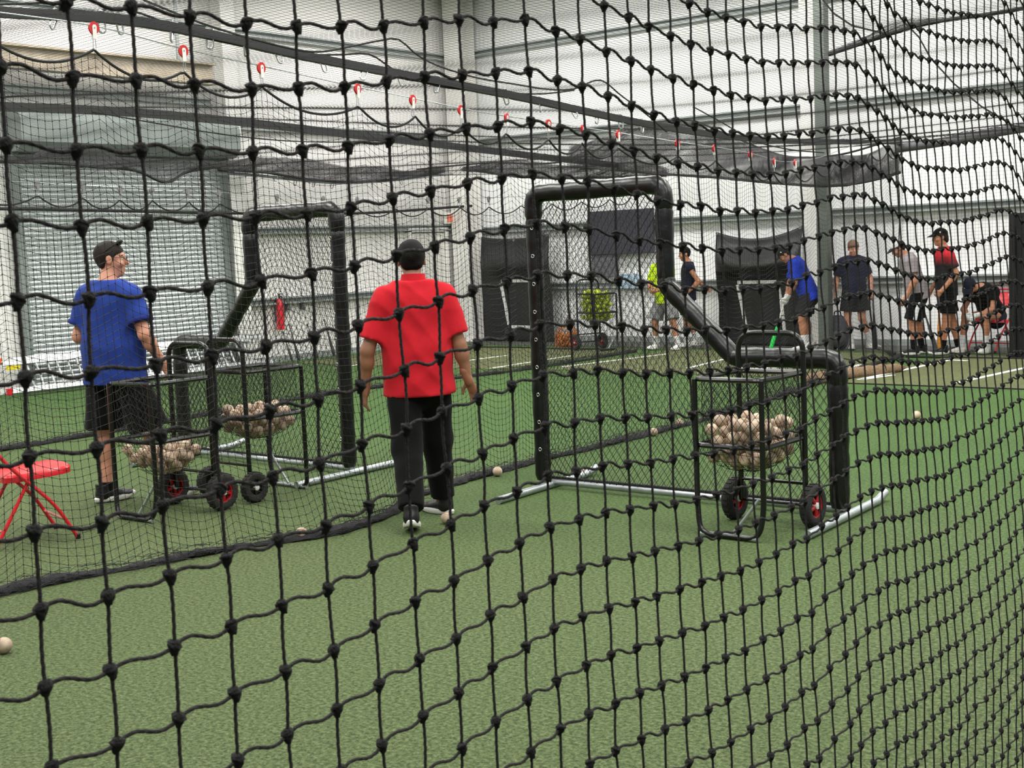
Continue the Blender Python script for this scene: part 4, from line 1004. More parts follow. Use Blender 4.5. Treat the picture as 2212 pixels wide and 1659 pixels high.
# rolled tan net on the turf
P = np.array([gnd(px, py, .05) for px, py in [(1738, 822), (1790, 815), (1850, 806), (1905, 800), (1955, 794)]]); s_ = np.linspace(0, 4, 60)
PP = np.stack([spline(s_, np.arange(5), P[:, k]) for k in range(3)], 1); PP[:, 2] = .055
v, f = tube_geo(PP, .075*np.interp(s_, [0, .3, 3.2, 3.8, 4], [.5, 1, .95, .6, .25])*(1+.1*np.sin(s_*11)), 14); v[:, 2] = np.maximum(.010, v[:, 2]*.95); v += np.random.default_rng(3).normal(0, .004, v.shape)
t = thing('rolled_net', 'rolled tan net lying on the turf behind the right L-screen', 'net', (PP[30][0], PP[30][1], 0)); O = np.array(t.location)
MB().add(v-O, f).build('roll', mat('tan_net', (132, 108, 82), .9, .45, 60, 1.0, 80), t)
for q in (12, 44):
    a = np.linspace(0, 2*PI, 15)[:-1]; c = PP[q]; MB().tube(np.stack([c[0]-O[0]+.085*np.cos(a)*.8, c[1]-O[1]+.085*np.cos(a)*-.3, np.maximum(.012, .062+.082*np.sin(a))], 1), .006, 5, closed=True).build('tie', 'rope', t)
# bottom ropes of the end nets
tag(MB().tube(np.array([(x, 17.3+.03*math.sin(x*2), .014) for x in np.linspace(-7.25, -1.2, 40)]), .013, 6).build('floor_rope', 'rope'), 'black rope on the turf along the bottom of the end net at right', 'rope')
tag(MB().tube(np.array([(x, 17.45+.05*math.sin(x*3), .016) for x in np.linspace(-16.0, -12.2, 30)]), .013, 6).build('floor_rope', 'rope'), 'black rope on the turf in front of the left backstop mat', 'rope')
tag(MB().box((-3.9, 14.08, .006), (5.6, .03, .012)).build('turf_seam', 'rope', smooth=False), 'thin black seam along the front edge of the nearest batting turf', 'seam')
tag(MB().tube(np.array([gnd(px, py, .014) for px, py in [(1795, 700+60), (1810, 772), (1840, 778), (1860, 775), (1890, 765)]]), .008, 6).build('loose_cable', 'rope'), 'loose black cable curled on the floor by the backpack', 'cable')

# ================================================================== ladder, extinguisher and small things on the left wall
t = thing('extension_ladder', 'aluminium extension ladder lying on its side against the roll-up door', 'ladder', (-16.0, 10.9, 0)); lean = math.radians(28)
def lp(y, h, off=0): return (-math.sin(lean)*h + off*math.cos(lean), y, .03 + math.cos(lean)*h + off*math.sin(lean))
for sec, (ya, yb, off, wd_) in enumerate([(-1.55, 2.6, .05, .40), (-1.35, 2.9, 0.0, .46)]):
    for h in (.02, .02+wd_):
        mb = MB(); q = []
        for y_ in (ya, yb):
            for (dh, do) in ((-.035, -.012), (.035, -.012), (.035, .012), (-.035, .012)): q.append(lp(y_, h+dh+.02, off+do))
        mb.add(q, [(0,1,2,3),(7,6,5,4),(0,4,5,1),(1,5,6,2),(2,6,7,3),(3,7,4,0)]); mb.build('side_rail', 'alu', t, smooth=False)
    y_ = ya+.18
    while y_ < yb-.1: MB().tube([lp(y_, .05, off), lp(y_, .05+wd_-.03, off)], .016, 8).build('rung', 'alu', t); y_ += .305
for h in (.02, .46): MB().box(lp(-1.57, h+.02, .04), (.05, .08, .09)).build('end_cap', 'red_paint' if h < .1 else mat('orange_cap', (226, 96, 48), .5, .1, 10), t, smooth=False, bevel=.008)
MB().box(lp(-1.42, .36, .07), (.006, .2, .06)).build('sticker', mat('yellow_sticker', (226, 206, 40), .5, .1, 10), t, smooth=False)
# fire extinguisher on the wall
t = thing('fire_extinguisher', 'red fire extinguisher on the wall seen through the left L-screen', 'extinguisher', (XL+.11, 14.38, .52))
MB().lathe([(.045, 0), (.062, .01), (.062, .40), (.055, .45), (.03, .485), (.022, .50)], 18).build('cylinder', 'red_paint', t)
MB().lathe([(.018, .50), (.018, .56), (.012, .57)], 10).build('valve', 'black_metal', t)
MB().box((.03, 0, .575), (.1, .02, .012)).build('lever', 'black_metal', t, smooth=False)
MB().tube(fillet([(.02, 0, .54), (.09, .03, .50), (.085, .03, .2)], .05), .009, 8).build('hose', 'black_plastic', t)
MB().box((-.075, 0, .3), (.05, .06, .35)).build('wall_bracket', 'grey_dark', t, smooth=False)
for (px, py, lb) in [(620, 663, 'left one of two small grey outlet boxes right of the fire extinguisher'), (653, 660, 'right one of two small grey outlet boxes right of the fire extinguisher')]:
    p = onplane(px, py, 0, XL+.03); t = thing('outlet_box', lb, 'outlet', (p.x, p.y, p.z-.05), 0, 'outlet boxes on the left wall')
    MB().box((0, 0, .05), (.06, .08, .11)).build('box', 'grey_dark', t, smooth=False, bevel=.006); MB().box((.034, 0, .05), (.008, .05, .07)).build('cover', 'grey_plastic', t, smooth=False)
    MB().tube([(0, 0, .105), (0, 0, .34)], .010, 8).build('conduit', 'galv', t)
def bat_geo(L=.84):
    return [(.012, 0), (.024, .002), (.024, .012), (.0135, .024), (.0125, .10), (.0135, .30), (.019, .42), (.028, .54), (.033, .64), (.033, .80), (.028, .835), (.012, .845)]
def bat(label, p, q, grip, barrel, group='baseball bats', parent=None):
    """grip end at p, barrel pointing to q"""
    p = Vector(p); q = Vector(q); d_ = (q-p); sc = d_.length/.845; t = thing('baseball_bat', label, 'bat', tuple(q), 0, group)
    T = Matrix.Translation(p-q) @ d_.to_track_quat('Z', 'Y').to_matrix().to_4x4() @ Matrix.Scale(sc, 4)
    pr = bat_geo(); MB().lathe(pr[:6], 14, T).build('handle', grip, t); MB().lathe(pr[5:], 14, T).build('barrel', barrel, t); return t
for i, (px0, py0, px1, py1, w_) in enumerate([(610, 716, 606, 763, 'first'), (624, 700, 622, 762, 'second'), (664, 700, 662, 760, 'third'), (700, 690, 697, 756, 'fourth')]):
    a = onplane(px0, py0, 0, XL+.10); b = gnd(px1, py1); b = Vector((XL+.3, b.y if abs(b.y-a.y) < .6 else a.y, .02))
    bat('dark bat leaning on the wall below the fire extinguisher, %s from it' % w_, a, b, 'grey_dark', 'black_plastic', 'bats leaning on the left wall')
# backpack beside the post
t = thing('backpack', 'dark grey backpack on the floor between the grey-green post and the navy shirted player', 'bag', (gnd(1810, 757).x, gnd(1810, 757).y, .008), .35)
mb = MB(); mb.ball((0, 0, .25), (.17, .13, .26), 18, 14); v = mb.v[0]; v[:, 2] = np.maximum(v[:, 2], .008); v[:, 0] = np.sign(v[:, 0])*np.abs(v[:, 0]/.17)**.7*.17
mb.build('body', mat('backpack_cloth', (62, 62, 70), .75, .3, 12, .4, 30), t)
mb = MB(); mb.ball((0, -.10, .17), (.13, .07, .13), 14, 10); mb.build('pocket', 'grey_dark', t)
MB().tube(fillet([(-.05, .02, .5), (-.04, .02, .56), (.04, .02, .56), (.05, .02, .5)], .02), .009, 6).build('grab_handle', 'black_plastic', t)
for s in (-1, 1): MB().tube(fillet([(s*.08, .1, .46), (s*.12, .19, .3), (s*.1, .12, .06)], .08), .018, 6, flat=.4).build('shoulder_strap', 'black_plastic', t)
# ================================================================== people: one blended surface per body, clothing as its parts
def nrm(v): v = np.asarray(v, float); return v/max(np.linalg.norm(v), 1e-9)
class Field:
    """signed distance field on a grid, blended from tapered capsules and ellipsoids"""
    def __init__(s, lo, hi, h):
        s.lo = np.array(lo, float); s.h = h; s.n = np.ceil((np.array(hi)-s.lo)/h).astype(int)+1; s.F = np.full(s.n, 1.0, np.float32)
    def block(s, lo, hi):
        a = np.clip(np.floor((np.array(lo)-s.lo)/s.h).astype(int), 0, s.n); b = np.clip(np.ceil((np.array(hi)-s.lo)/s.h).astype(int)+1, 0, s.n)
        sl = tuple(slice(i, j) for i, j in zip(a, b)); g = [s.lo[k]+s.h*np.arange(a[k], b[k]) for k in range(3)]
        return sl, np.stack(np.meshgrid(*g, indexing='ij'), -1)
    def mix(s, sl, d, k, sub=False):
        o = s.F[sl]
        if sub: s.F[sl] = np.maximum(o, -d); return
        h = np.clip(.5+.5*(o-d)/k, 0, 1); s.F[sl] = o*(1-h)+d*h-k*h*(1-h)
    def cap(s, a, b, ra, rb, k=.03, cut=None, ratio=1.0, right=None, sub=False):
        a = np.asarray(a, float); b = np.asarray(b, float); R = max(ra, rb)+k*1.5+.03
        sl, X = s.block(np.minimum(a, b)-R, np.maximum(a, b)+R)
        if X.size == 0: return s
        ab = b-a; L2 = max(ab@ab, 1e-9); t = np.clip(((X-a)@ab)/L2, 0, 1); r = ra+(rb-ra)*t; D = X-a-t[..., None]*ab
        if right is not None:
            w = ab/math.sqrt(L2); rv = nrm(np.asarray(right)-w*(np.asarray(right)@w)); fv = np.cross(w, rv)
            px, py, pa = D@rv, D@fv, D@w; d = (np.sqrt(px**2+(py/ratio)**2+pa**2)-r)*(.5+.5*ratio)
        else: d = np.linalg.norm(D, axis=-1)-r
        if cut is not None:
            for (p, n) in cut: d = np.maximum(d, (X-np.asarray(p))@nrm(n))
        s.mix(sl, d, k, sub); return s
    def ell(s, c, r, R=None, k=.02, cut=None, sub=False):
        c = np.asarray(c, float); r = np.asarray(r, float); m_ = r.max()+k*1.5+.02; sl, X = s.block(c-m_, c+m_)
        if X.size == 0: return s
        p = X-c
        if R is not None: p = p@R                                     # R columns = local axes
        k0 = np.linalg.norm(p/r, axis=-1); k1 = np.linalg.norm(p/(r*r), axis=-1); d = k0*(k0-1)/np.maximum(k1, 1e-6)
        if cut is not None:
            for (q, n) in cut: d = np.maximum(d, (X-np.asarray(q))@nrm(n))
        s.mix(sl, d, k, sub); return s
    def clip(s, p, n):
        sl, X = s.block(s.lo, s.lo+s.h*s.n); s.F[sl] = np.maximum(s.F[sl], (X-np.asarray(p))@nrm(n)); return s
    def wrinkle(s, amp, seed=0, f=1.0):
        sl, X = s.block(s.lo, s.lo+s.h*s.n); x, y, z = X[..., 0], X[..., 1], X[..., 2]
        s.F[sl] += amp*(np.sin(23*f*x+9*f*z+seed)*np.sin(17*f*y+14*f*z+2*seed)+.7*np.sin(31*f*z-19*f*x+seed)*np.sin(11*f*y+seed)+.5*np.sin(46*f*z+8*f*x-seed)*np.sin(29*f*x+5*f*z)); return s
    def folds(s, amp, seed=0, f=1.0):
        sl, X = s.block(s.lo, s.lo+s.h*s.n); x, y, z = X[..., 0], X[..., 1], X[..., 2]
        a = 15*f*z+7*f*x+2.2*np.sin(8*x+3*z+seed)+1.5*np.sin(9*y+5*z+2*seed); b = 9*f*z-13*f*x+2*np.sin(6*z+7*y+seed)
        s.F[sl] += amp*(np.abs(np.sin(a))-.64)+.6*amp*(np.abs(np.sin(b))-.64); return s
    def mesh(s):
        """naive surface nets"""
        F = s.F; neg = F < 0; n = np.array(F.shape)
        corner = [neg[i:n[0]-1+i, j:n[1]-1+j, k:n[2]-1+k] for i in (0, 1) for j in (0, 1) for k in (0, 1)]
        cnt = sum(c.astype(np.int8) for c in corner); act = (cnt > 0) & (cnt < 8); idx = np.full(act.shape, -1, np.int64); cells = np.argwhere(act)
        idx[act] = np.arange(len(cells)); acc = np.zeros((len(cells), 3)); num = np.zeros(len(cells))
        cs = [(i, j, k) for i in (0, 1) for j in (0, 1) for k in (0, 1)]
        for a in range(8):
            for b in range(a+1, 8):
                A, B = np.array(cs[a]), np.array(cs[b])
                if np.abs(A-B).sum() != 1: continue
                fa = F[tuple((cells+A).T)]; fb = F[tuple((cells+B).T)]; m_ = (fa < 0) != (fb < 0); t = np.where(m_, fa/np.where(m_, fa-fb, 1), 0)
                acc += (A+(B-A)*t[:, None])*m_[:, None]; num += m_
        V = (cells+acc/np.maximum(num, 1)[:, None])*s.h+s.lo; Q = []
        for ax in range(3):
            o1, o2 = [(1, 2), (2, 0), (0, 1)][ax]
            sl0 = [slice(None)]*3; sl1 = [slice(None)]*3; sl0[ax] = slice(0, -1); sl1[ax] = slice(1, None)
            ch = neg[tuple(sl0)] != neg[tuple(sl1)]; e = np.argwhere(ch)
            e = e[(e[:, o1] > 0) & (e[:, o2] > 0) & (e[:, o1] < n[o1]-1) & (e[:, o2] < n[o2]-1)]
            flip = neg[tuple(e.T)]
            def cell(d1, d2): q = e.copy(); q[:, o1] -= d1; q[:, o2] -= d2; return idx[tuple(q.T)]
            q = np.stack([cell(0, 0), cell(1, 0), cell(1, 1), cell(0, 1)], 1); q[~flip] = q[~flip][:, ::-1]; Q.append(q)
        Q = np.concatenate(Q); Q = Q[(Q >= 0).all(1)]
        return V, Q
def field_part(name, flds, mt, parent, relax=1):
    vs, fs, n0 = [], [], 0
    for f in flds:
        v, q = f.mesh(); vs.append(v); fs.append(q+n0); n0 += len(v)
    return npmesh(name, np.concatenate(vs), np.concatenate(fs), mt, parent)
def rotm(yaw=0, pitch=0, roll=0):
    """columns = right, forward, up of a head / foot turned by yaw (left +) and tipped down by pitch"""
    return np.array((Matrix.Rotation(yaw, 3, 'Z') @ Matrix.Rotation(-pitch, 3, 'X') @ Matrix.Rotation(roll, 3, 'Y')))
J0 = dict(hipL=(-.095, 0, .93), hipR=(.095, 0, .93), kneeL=(-.105, .02, .50), kneeR=(.105, .02, .50), ankL=(-.11, -.02, .09), ankR=(.11, -.02, .09),
          shL=(-.178, -.01, 1.425), shR=(.178, -.01, 1.425), elbL=(-.245, -.03, 1.14), elbR=(.245, -.03, 1.14), wrL=(-.255, .05, .89), wrR=(.255, .05, .89),
          head=(0, .02, 1.655))
def hand_prims(f, w, d, n, s, side, curl, infl=0.0):
    """w wrist, d finger direction, n palm normal, s across; side = which way the thumb sits (+s or -s)"""
    w, d, n, s = (np.asarray(q, float) for q in (w, d, n, s)); pe = w+d*.088
    f.cap(w-d*.02, w+d*.02, .027+infl, .028+infl, .01); f.cap(w+d*.018, w+d*.078, .034+infl, .037+infl, .012, ratio=.42, right=s)
    for i, (o, L_) in enumerate(((-.029, .058), (-.0095, .070), (.0095, .074), (.028, .066))):
        o = o*side; b = pe+s*o-d*.012; a1 = curl*(.55+.06*i); a2 = curl*1.35
        d1 = d*math.cos(a1)+n*math.sin(a1)+s*o*1.5; d2 = d*math.cos(a2)+n*math.sin(a2)+s*o; m_ = b+nrm(d1)*L_*.55; e = m_+nrm(d2)*L_*.5
        f.cap(b, m_, .0088+infl, .0082+infl, .004); f.cap(m_, e, .0082+infl, .0066+infl, .003)
    b = w+d*.028+s*side*.026; m_ = b+nrm(d*.6+s*side*.75+n*.35)*.042; e = m_+nrm(d*.9+s*side*.2+n*.4)*.032
    f.cap(b, m_, .0135+infl, .0105+infl, .008); f.cap(m_, e, .0105+infl, .0078+infl, .004)
def person(label, loc, phi, S, J, fit, head=(0, 0, 0), hands=None, res=.0125):
    """J joints in metres for a 1.78 m figure facing +y; S scales; fit = clothing"""
    t = thing('person', label, 'person', loc, phi); j = {k: np.array(v, float) for k, v in {**J0, **J}.items()}
    t.scale = (S, S, S); skin = fit.get('skin', 'skin')
    hipC = (j['hipL']+j['hipR'])/2; shC = (j['shL']+j['shR'])/2; up = shC-hipC; rt = nrm(j['shR']-j['shL']); rh = nrm(j['hipR']-j['hipL']); P = lambda q: hipC+up*q; fw = nrm(np.cross(nrm(up), rt))
    Rh = rotm(*head); H = lambda p: j['head']+Rh@np.array(p, float)
    pts = np.array(list(j.values())); lo = pts.min(0)-.22; hi = pts.max(0)+.24; lo[2] = max(lo[2], -.02)
    # ---- body
    f = Field(lo, hi, res); bl = fit.get('belly', .0)
    f.cap(P(-.02), P(.30), .150, .135+bl, .05, ratio=.72, right=rh); f.cap(P(.30), P(.80), .135+bl, .155, .06, ratio=.66, right=rt); f.cap(j['shL']-up*.06, j['shR']-up*.06, .04, .04, .06)
    for n_ in ('L', 'R'): f.cap(shC+up*.13, j['sh'+n_]*.7+shC*.3-up*.05, .045, .04, .05)
    f.cap(shC+up*.06-fw*.012, H((0, -.018, -.07)), .060, .052, .035)
    f.ell(H((0, -.012, .03)), (.076, .095, .088), Rh, .02); f.ell(H((0, .026, -.038)), (.058, .064, .082), Rh, .03); f.ell(H((0, .056, -.094)), (.028, .028, .022), Rh, .02)
    f.cap(H((-.036, .080, .022)), H((.036, .080, .022)), .012, .012, .012)
    for s in (-1, 1): f.ell(H((s*.045, .062, -.03)), (.024, .024, .022), Rh, .015)
    for s, n_ in ((-1, 'L'), (1, 'R')):
        f.cap(j['sh'+n_]-up*.05, j['elb'+n_], .047, .043, .03); f.cap(j['elb'+n_], j['wr'+n_], .044, .028, .02); m_ = j['elb'+n_]*.72+j['wr'+n_]*.28; f.ell(m_, (.046, .046, .055), None, .02)
        f.cap(j['hip'+n_], j['knee'+n_], .088, .060, .03); f.cap(j['knee'+n_], j['ank'+n_], .055, .036, .02); kn, an = j['knee'+n_], j['ank'+n_]
        back = -nrm(np.cross(rh, nrm(an-kn)))*-1; f.ell(kn*.70+an*.30+np.array([0, -.016, 0]), (.054, .056, .10), None, .03); f.cap(an, an-np.array([0, .0, .05]), .036, .034, .02)
    g = Field(H((0, 0, 0))-.16, H((0, 0, 0))+.16, .0075)               # finer face, blended over the same skull
    g.ell(H((0, -.012, .03)), (.0765, .0955, .0885), Rh, .02); g.ell(H((0, .026, -.038)), (.0585, .0645, .0825), Rh, .03); g.ell(H((0, .056, -.094)), (.028, .028, .022), Rh, .02)
    g.cap(H((-.036, .080, .022)), H((.036, .080, .022)), .012, .012, .012); g.cap(H((0, .086, .012)), H((0, .107, -.026)), .010, .014, .010)
    for s in (-1, 1):
        g.ell(H((s*.045, .062, -.03)), (.025, .025, .023), Rh, .015); g.ell(H((s*.033, .096, .004)), (.019, .014, .010), Rh, sub=True)
        g.ell(H((s*.078, -.008, -.004)), (.011, .022, .033), Rh, .006); g.ell(H((s*.089, -.003, -.002)), (.007, .011, .018), Rh, sub=True)
    g.ell(H((0, .083, -.056)), (.024, .012, .007), Rh, .006); g.ell(H((0, .083, -.068)), (.021, .012, .007), Rh, .006); g.ell(H((0, .097, -.062)), (.024, .010, .0018), Rh, sub=True)
    flds = [f, g]
    hs = {}
    for s, n_ in ((-1, 'L'), (1, 'R')):
        hd = (hands or {}).get(n_, {}); w = j['wr'+n_]; d = nrm(hd.get('d', w-j['elb'+n_])); nn = np.array(hd.get('n', (-s, .25, 0)), float); nn = nrm(nn-d*(nn@d)); sx = np.cross(d, nn)
        side = 1 if (sx@np.array(hd.get('thumb', (0, 1, .2)))) > 0 else -1; hs[n_] = (w, d, nn, sx, side, hd.get('curl', .55))
        hf = Field(w-.17, w+.17, .0058); hand_prims(hf, *hs[n_]); hf.cap(w-d*.06, w, .031, .0275, .01); flds.append(hf)
    field_part('body', flds, skin, t)
    if 'eyes' in fit:
        for s in (-1, 1):
            eo = MB().ball(H((s*.032, .0745, .005)), .0112, 12, 8).build('eye', 'white_plastic', t); MB().ball(H((s*.032, .0828, .005)), .0056, 8, 6).build('iris', 'hair_black', eo)
            MB().tube([H((s*.017, .0895, .027)), H((s*.034, .087, .030)), H((s*.052, .073, .025))], .0032, 6).build('eyebrow', fit.get('hair', 'hair_brown'), t)
    # ---- hair
    if 'hair' in fit:
        hf = Field(H((0, 0, 0))-.19, H((0, 0, 0))+.19, .008); th_ = fit.get('hair_len', .010)
        nr = Rh@np.array([0, .566, -.824]); p0 = H((0, 0, -.0033+fit.get('hair_line', 0)))
        hf.ell(H((0, -.014, .032)), (.076+th_, .095+th_, .088+th_), Rh, .01, cut=[(p0, nr)])
        hf.cap(H((-.036, -.058, -.035)), H((.036, -.058, -.035)), .024+th_*.3, .024+th_*.3, .025, cut=[(H((0, 0, -.072)), Rh@np.array([0, 0, -1.0])), (H((0, -.012, 0)), Rh@np.array([0, 1.0, 0]))])
        for s in (-1, 1): hf.cap(H((s*.070, .018, .035)), H((s*.072, .014, -.008)), .012, .007, .01)
        if fit.get('fringe'): hf.cap(H((-.045, .074, .072)), H((.05, .078, .066)), .024, .026, .02)
        if fit.get('mullet'): hf.ell(H((0, -.085, -.035)), (.055, .035, .06), Rh, .02)
        hf.wrinkle(.0016, 3, 2.2); field_part('hair', [hf], fit['hair'], t)
    # ---- cap
    if 'cap' in fit:
        cf = Field(H((0, 0, 0))-.2, H((0, 0, 0))+.2, .0075); cf.ell(H((0, -.012, .042)), (.086, .106, .088), Rh, .01, cut=[(H((0, 0, .032)), Rh@np.array([0, .12, -1.0]))])
        co = field_part('cap_crown', [cf], fit['cap'], t); v = []; nb = 15
        for (e, z) in ((0, .006), (0, 0)):
            for ring in (.0, 1.0):
                for i in range(nb):
                    a = (i/(nb-1)-.5)*PI*.98; x = .082*math.sin(a); y0_ = .062+.038*math.cos(a); y1_ = .085+.098*math.cos(a)
                    v.append(H((x, y0_+(y1_-y0_)*ring, .048+z-.028*ring-.16*x*x*8*.1*(1+ring)-.0*ring)))
        fq = [(i, i+1, nb+i+1, nb+i) for i in range(nb-1)] + [(2*nb+nb+i, 2*nb+nb+i+1, 2*nb+i+1, 2*nb+i) for i in range(nb-1)] + [(nb+i, nb+i+1, 3*nb+i+1, 3*nb+i) for i in range(nb-1)] + [(2*nb+i, 2*nb+i+1, i+1, i) for i in range(nb-1)]
        MB().add(v, fq).build('cap_brim', fit.get('brim', fit['cap']), t); MB().ball(H((0, -.012, .130)), .008, 8, 6).build('cap_button', fit['cap'], co)
        if fit.get('logo'): MB().ball(H((0, .088, .075)), (.014, .006, .014), 10, 6, T=Matrix(Rh.tolist()).to_4x4()).build('cap_emblem', 'white_plastic', co)
        if fit.get('side_logo'): MB().ball(H((-.080, .02, .070)), (.005, .012, .012), 10, 6, T=Matrix(Rh.tolist()).to_4x4()).build('cap_emblem', 'white_plastic', co)
    # ---- shirt
    if 'shirt' in fit:
        hem = fit.get('hem', -.2); sf = fit.get('sleeve', .62); lo2 = lo.copy(); sh = Field(lo, hi, res); lw_ = fit.get('loose', .0); e = .018+lw_
        sh.cap(P(hem-.3), P(.25), .165+e+fit.get('flare', .0), .150+e+bl, .05, ratio=.76, right=rh); sh.cap(P(.25), P(.82), .150+e+bl, .165+e, .06, ratio=.70, right=rt)
        for n_ in ('L', 'R'): sh.cap(shC+up*.15-fw*.01, j['sh'+n_]-up*.04, .066, .064+lw_*.2, .05)
        for n_ in ('L', 'R'):
            a, b = j['sh'+n_], j['elb'+n_]; d = nrm(b-a)
            if sf > 0: sh.cap(a-up*.035, a+(b-a)*1.15, .064+lw_*.2, .066+lw_*1.0, .05, cut=[(a+(b-a)*sf, d)])
        sh.wrinkle(fit.get('wr', .0022)*.5, len(label), 1.0); sh.folds(fit.get('wr', .0022)*2.2, len(label), 1.0); sh.clip(P(hem), -nrm(up)); sh.clip(shC+up*.19+fw*.02, nrm(up)+fw*fit.get('neck', -.35)*-1*0)
        so = field_part('shirt', [sh], fit['shirt'], t)
        if fit.get('collar'):
            a = np.linspace(0, 2*PI, 25)[:-1]; c0 = shC+up*.15-fw*.008; ring = lambda r_, h_: [c0+rt*r_*math.cos(q)+fw*r_*.95*math.sin(q)+up*(h_+.015*math.sin(q)*-1) for q in a]
            v = np.array(ring(.092, -.04)+ring(.078, .05)+ring(.073, .11)+ring(.066, .11)+ring(.070, .0)); n_ = 24
            MB().add(v, [(i*n_+k, i*n_+(k+1) % n_, (i+1)*n_+(k+1) % n_, (i+1)*n_+k) for i in range(4) for k in range(n_)]).build('collar', fit['shirt'], so)
        else:
            a = np.linspace(0, 2*PI, 25)[:-1]; c0 = shC+up*.135; MB().tube([c0+rt*.068*math.cos(q)+fw*(.066*math.sin(q)+.0)+up*(-.03*math.sin(q)) for q in a], .008, 6, closed=True).build('neckband', fit.get('band', fit['shirt']), so)
        if fit.get('cuff'):
            for n_ in ('L', 'R'):
                a, b = j['sh'+n_], j['elb'+n_]; d = nrm(b-a); c = a+(b-a)*(sf-.04); cf = Field(c-.16, c+.16, .008); cf.cap(a, a+(b-a)*1.15, .069+lw_*.2, .069+lw_*1.0, .01, cut=[(a+(b-a)*(sf+.01), d), (a+(b-a)*(sf-.09), -d)]); field_part('sleeve_cuff', [cf], fit['cuff'], so)
    # ---- shorts or trousers
    if 'legs' in fit:
        pf_ = Field(lo, hi, res); lf = fit.get('leg_len', .8); ll = fit.get('leg_loose', .018)
        pf_.cap(P(-.12), P(.14), .158+ll*.4, .150+ll*.3, .05, ratio=.76, right=rh)
        for n_ in ('L', 'R'):
            a, b, c = j['hip'+n_], j['knee'+n_], j['ank'+n_]; d = nrm(b-a)
            if lf <= 1.0: pf_.cap(a, a+(b-a)*1.2, .098+ll*.5, .090+ll*2.2, .025, cut=[(a+(b-a)*lf, d)])
            else:
                pf_.cap(a, b, .098+ll*.5, .078+ll, .025); pf_.cap(b, b+(c-b)*1.1, .076+ll, .058+ll, .03, cut=[(b+(c-b)*(lf-1), nrm(c-b))])
        pf_.wrinkle(.002, 5, .8); pf_.folds(.004, 3, .8); pf_.clip(P(.12), nrm(up)); po = field_part('trousers' if lf > 1 else 'shorts', [pf_], fit['legs'], t)
        if fit.get('stripe'):
            for n_ in ('L', 'R'):
                a, b = j['hip'+n_], j['knee'+n_]; sg = -1 if n_ == 'L' else 1; out = rh*sg; q0 = a+(b-a)*.05+out*.088; q1 = a+(b-a)*(lf-.02)+out*(.094+ll*1.6)
                MB().tube([q0, (q0+q1)/2+out*.012, q1], .028, 8, flat=.3).build('side_stripe', fit['stripe'], po)
    # ---- socks and shoes
    for s, n_ in ((-1, 'L'), (1, 'R')):
        an, kn = j['ank'+n_], j['knee'+n_]; fy, fp = fit.get('foot'+n_, (s*-.12, 0)); Rf = rotm(fy, fp); Q = lambda p: an+Rf@np.array(p, float)
        if 'sock' in fit: sf_ = Field(an-.25, an+.25, .009); L_ = fit.get('sock_len', .16); d = nrm(kn-an); sf_.cap(an-d*.05, an+d*(L_+.1), .043, .052, .02, cut=[(an+d*L_, d)]); field_part('sock', [sf_], fit['sock'], t)
        z0 = -.082                                                     # sole plane below the ankle
        hf = Field(an-.27, an+.27, .0075); cutb = [(Q((0, 0, z0+.022)), Rf@np.array([0, 0, -1.0]))]
        hf.ell(Q((0, -.028, z0+.045)), (.040, .055, .055), Rf, .03, cut=cutb); hf.cap(Q((0, -.01, z0+.05)), Q((0, .085, z0+.035)), .044, .042, .03, cut=cutb); hf.ell(Q((0, .135, z0+.028)), (.046, .068, .036), Rf, .03, cut=cutb)
        hf.cap(Q((0, -.028, z0+.06)), Q((0, -.032, z0+.115)), .043, .046, .02, cut=[(Q((0, 0, z0+.11)), Rf@np.array([0, .25, 1.0]))])
        ho = field_part('shoe', [hf], fit.get('shoe', 'black_plastic'), t)
        a = np.linspace(0, 2*PI, 29)[:-1]; out = []
        for q in a:
            y = .058+.152*math.sin(q); wd_ = .047+.007*math.sin((y+.05)*14)-.010*(y < -.02); out.append((wd_*np.sign(math.cos(q))*abs(math.cos(q))**.6, y))
        v = []
        for (z, k_) in ((0, .93), (.006, 1.0), (.024, 1.02), (.032, .95)): v += [Q((x*k_, .058+(y-.058)*k_, z0+z+max(0, (y-.12)*.16))) for x, y in out]
        m_ = len(out); fq = [(i*m_+k, i*m_+(k+1) % m_, (i+1)*m_+(k+1) % m_, (i+1)*m_+k) for i in range(3) for k in range(m_)] + [tuple(range(m_-1, -1, -1)), tuple(3*m_+k for k in range(m_))]
        MB().add(v, fq).build('sole', fit.get('sole', 'white_plastic'), ho)
        for i in range(4): y = .02+i*.026; MB().tube([Q((-.026, y, z0+.083-.010*i)), Q((0, y+.004, z0+.094-.011*i)), Q((.026, y, z0+.083-.010*i))], .0035, 5).build('lace', fit.get('lace', 'white_plastic'), ho)
        if fit.get('flash'): MB().tube([Q((s*.048, .0, z0+.045)), Q((s*.047, .05, z0+.055)), Q((s*.047, .10, z0+.035))], .009, 6, flat=.4).build('shoe_flash', fit['flash'], ho)
    if fit.get('glove'):
        for n_ in ('L', 'R'):
            w = hs[n_][0]; gf = Field(w-.17, w+.17, .006); hand_prims(gf, *hs[n_], infl=.004); d = hs[n_][1]; gf.cap(w-d*.045, w, .036, .034, .01); field_part('glove', [gf], fit['glove'], t)
    return t, j, H, S
def cloth(name, col, **kw): M[name] = mat(name, col, .85, kw.get('var', .08), 14, .15, 260, sheen=.05, spec=.15); return name
cloth('shirt_red', (192, 30, 42)); cloth('shirt_blue', (36, 60, 138)); cloth('shirt_blue_dark', (28, 42, 110)); cloth('black_cloth', (9, 9, 10)); cloth('charcoal_cloth', (38, 38, 41)); cloth('shirt_yellow', (206, 240, 32))
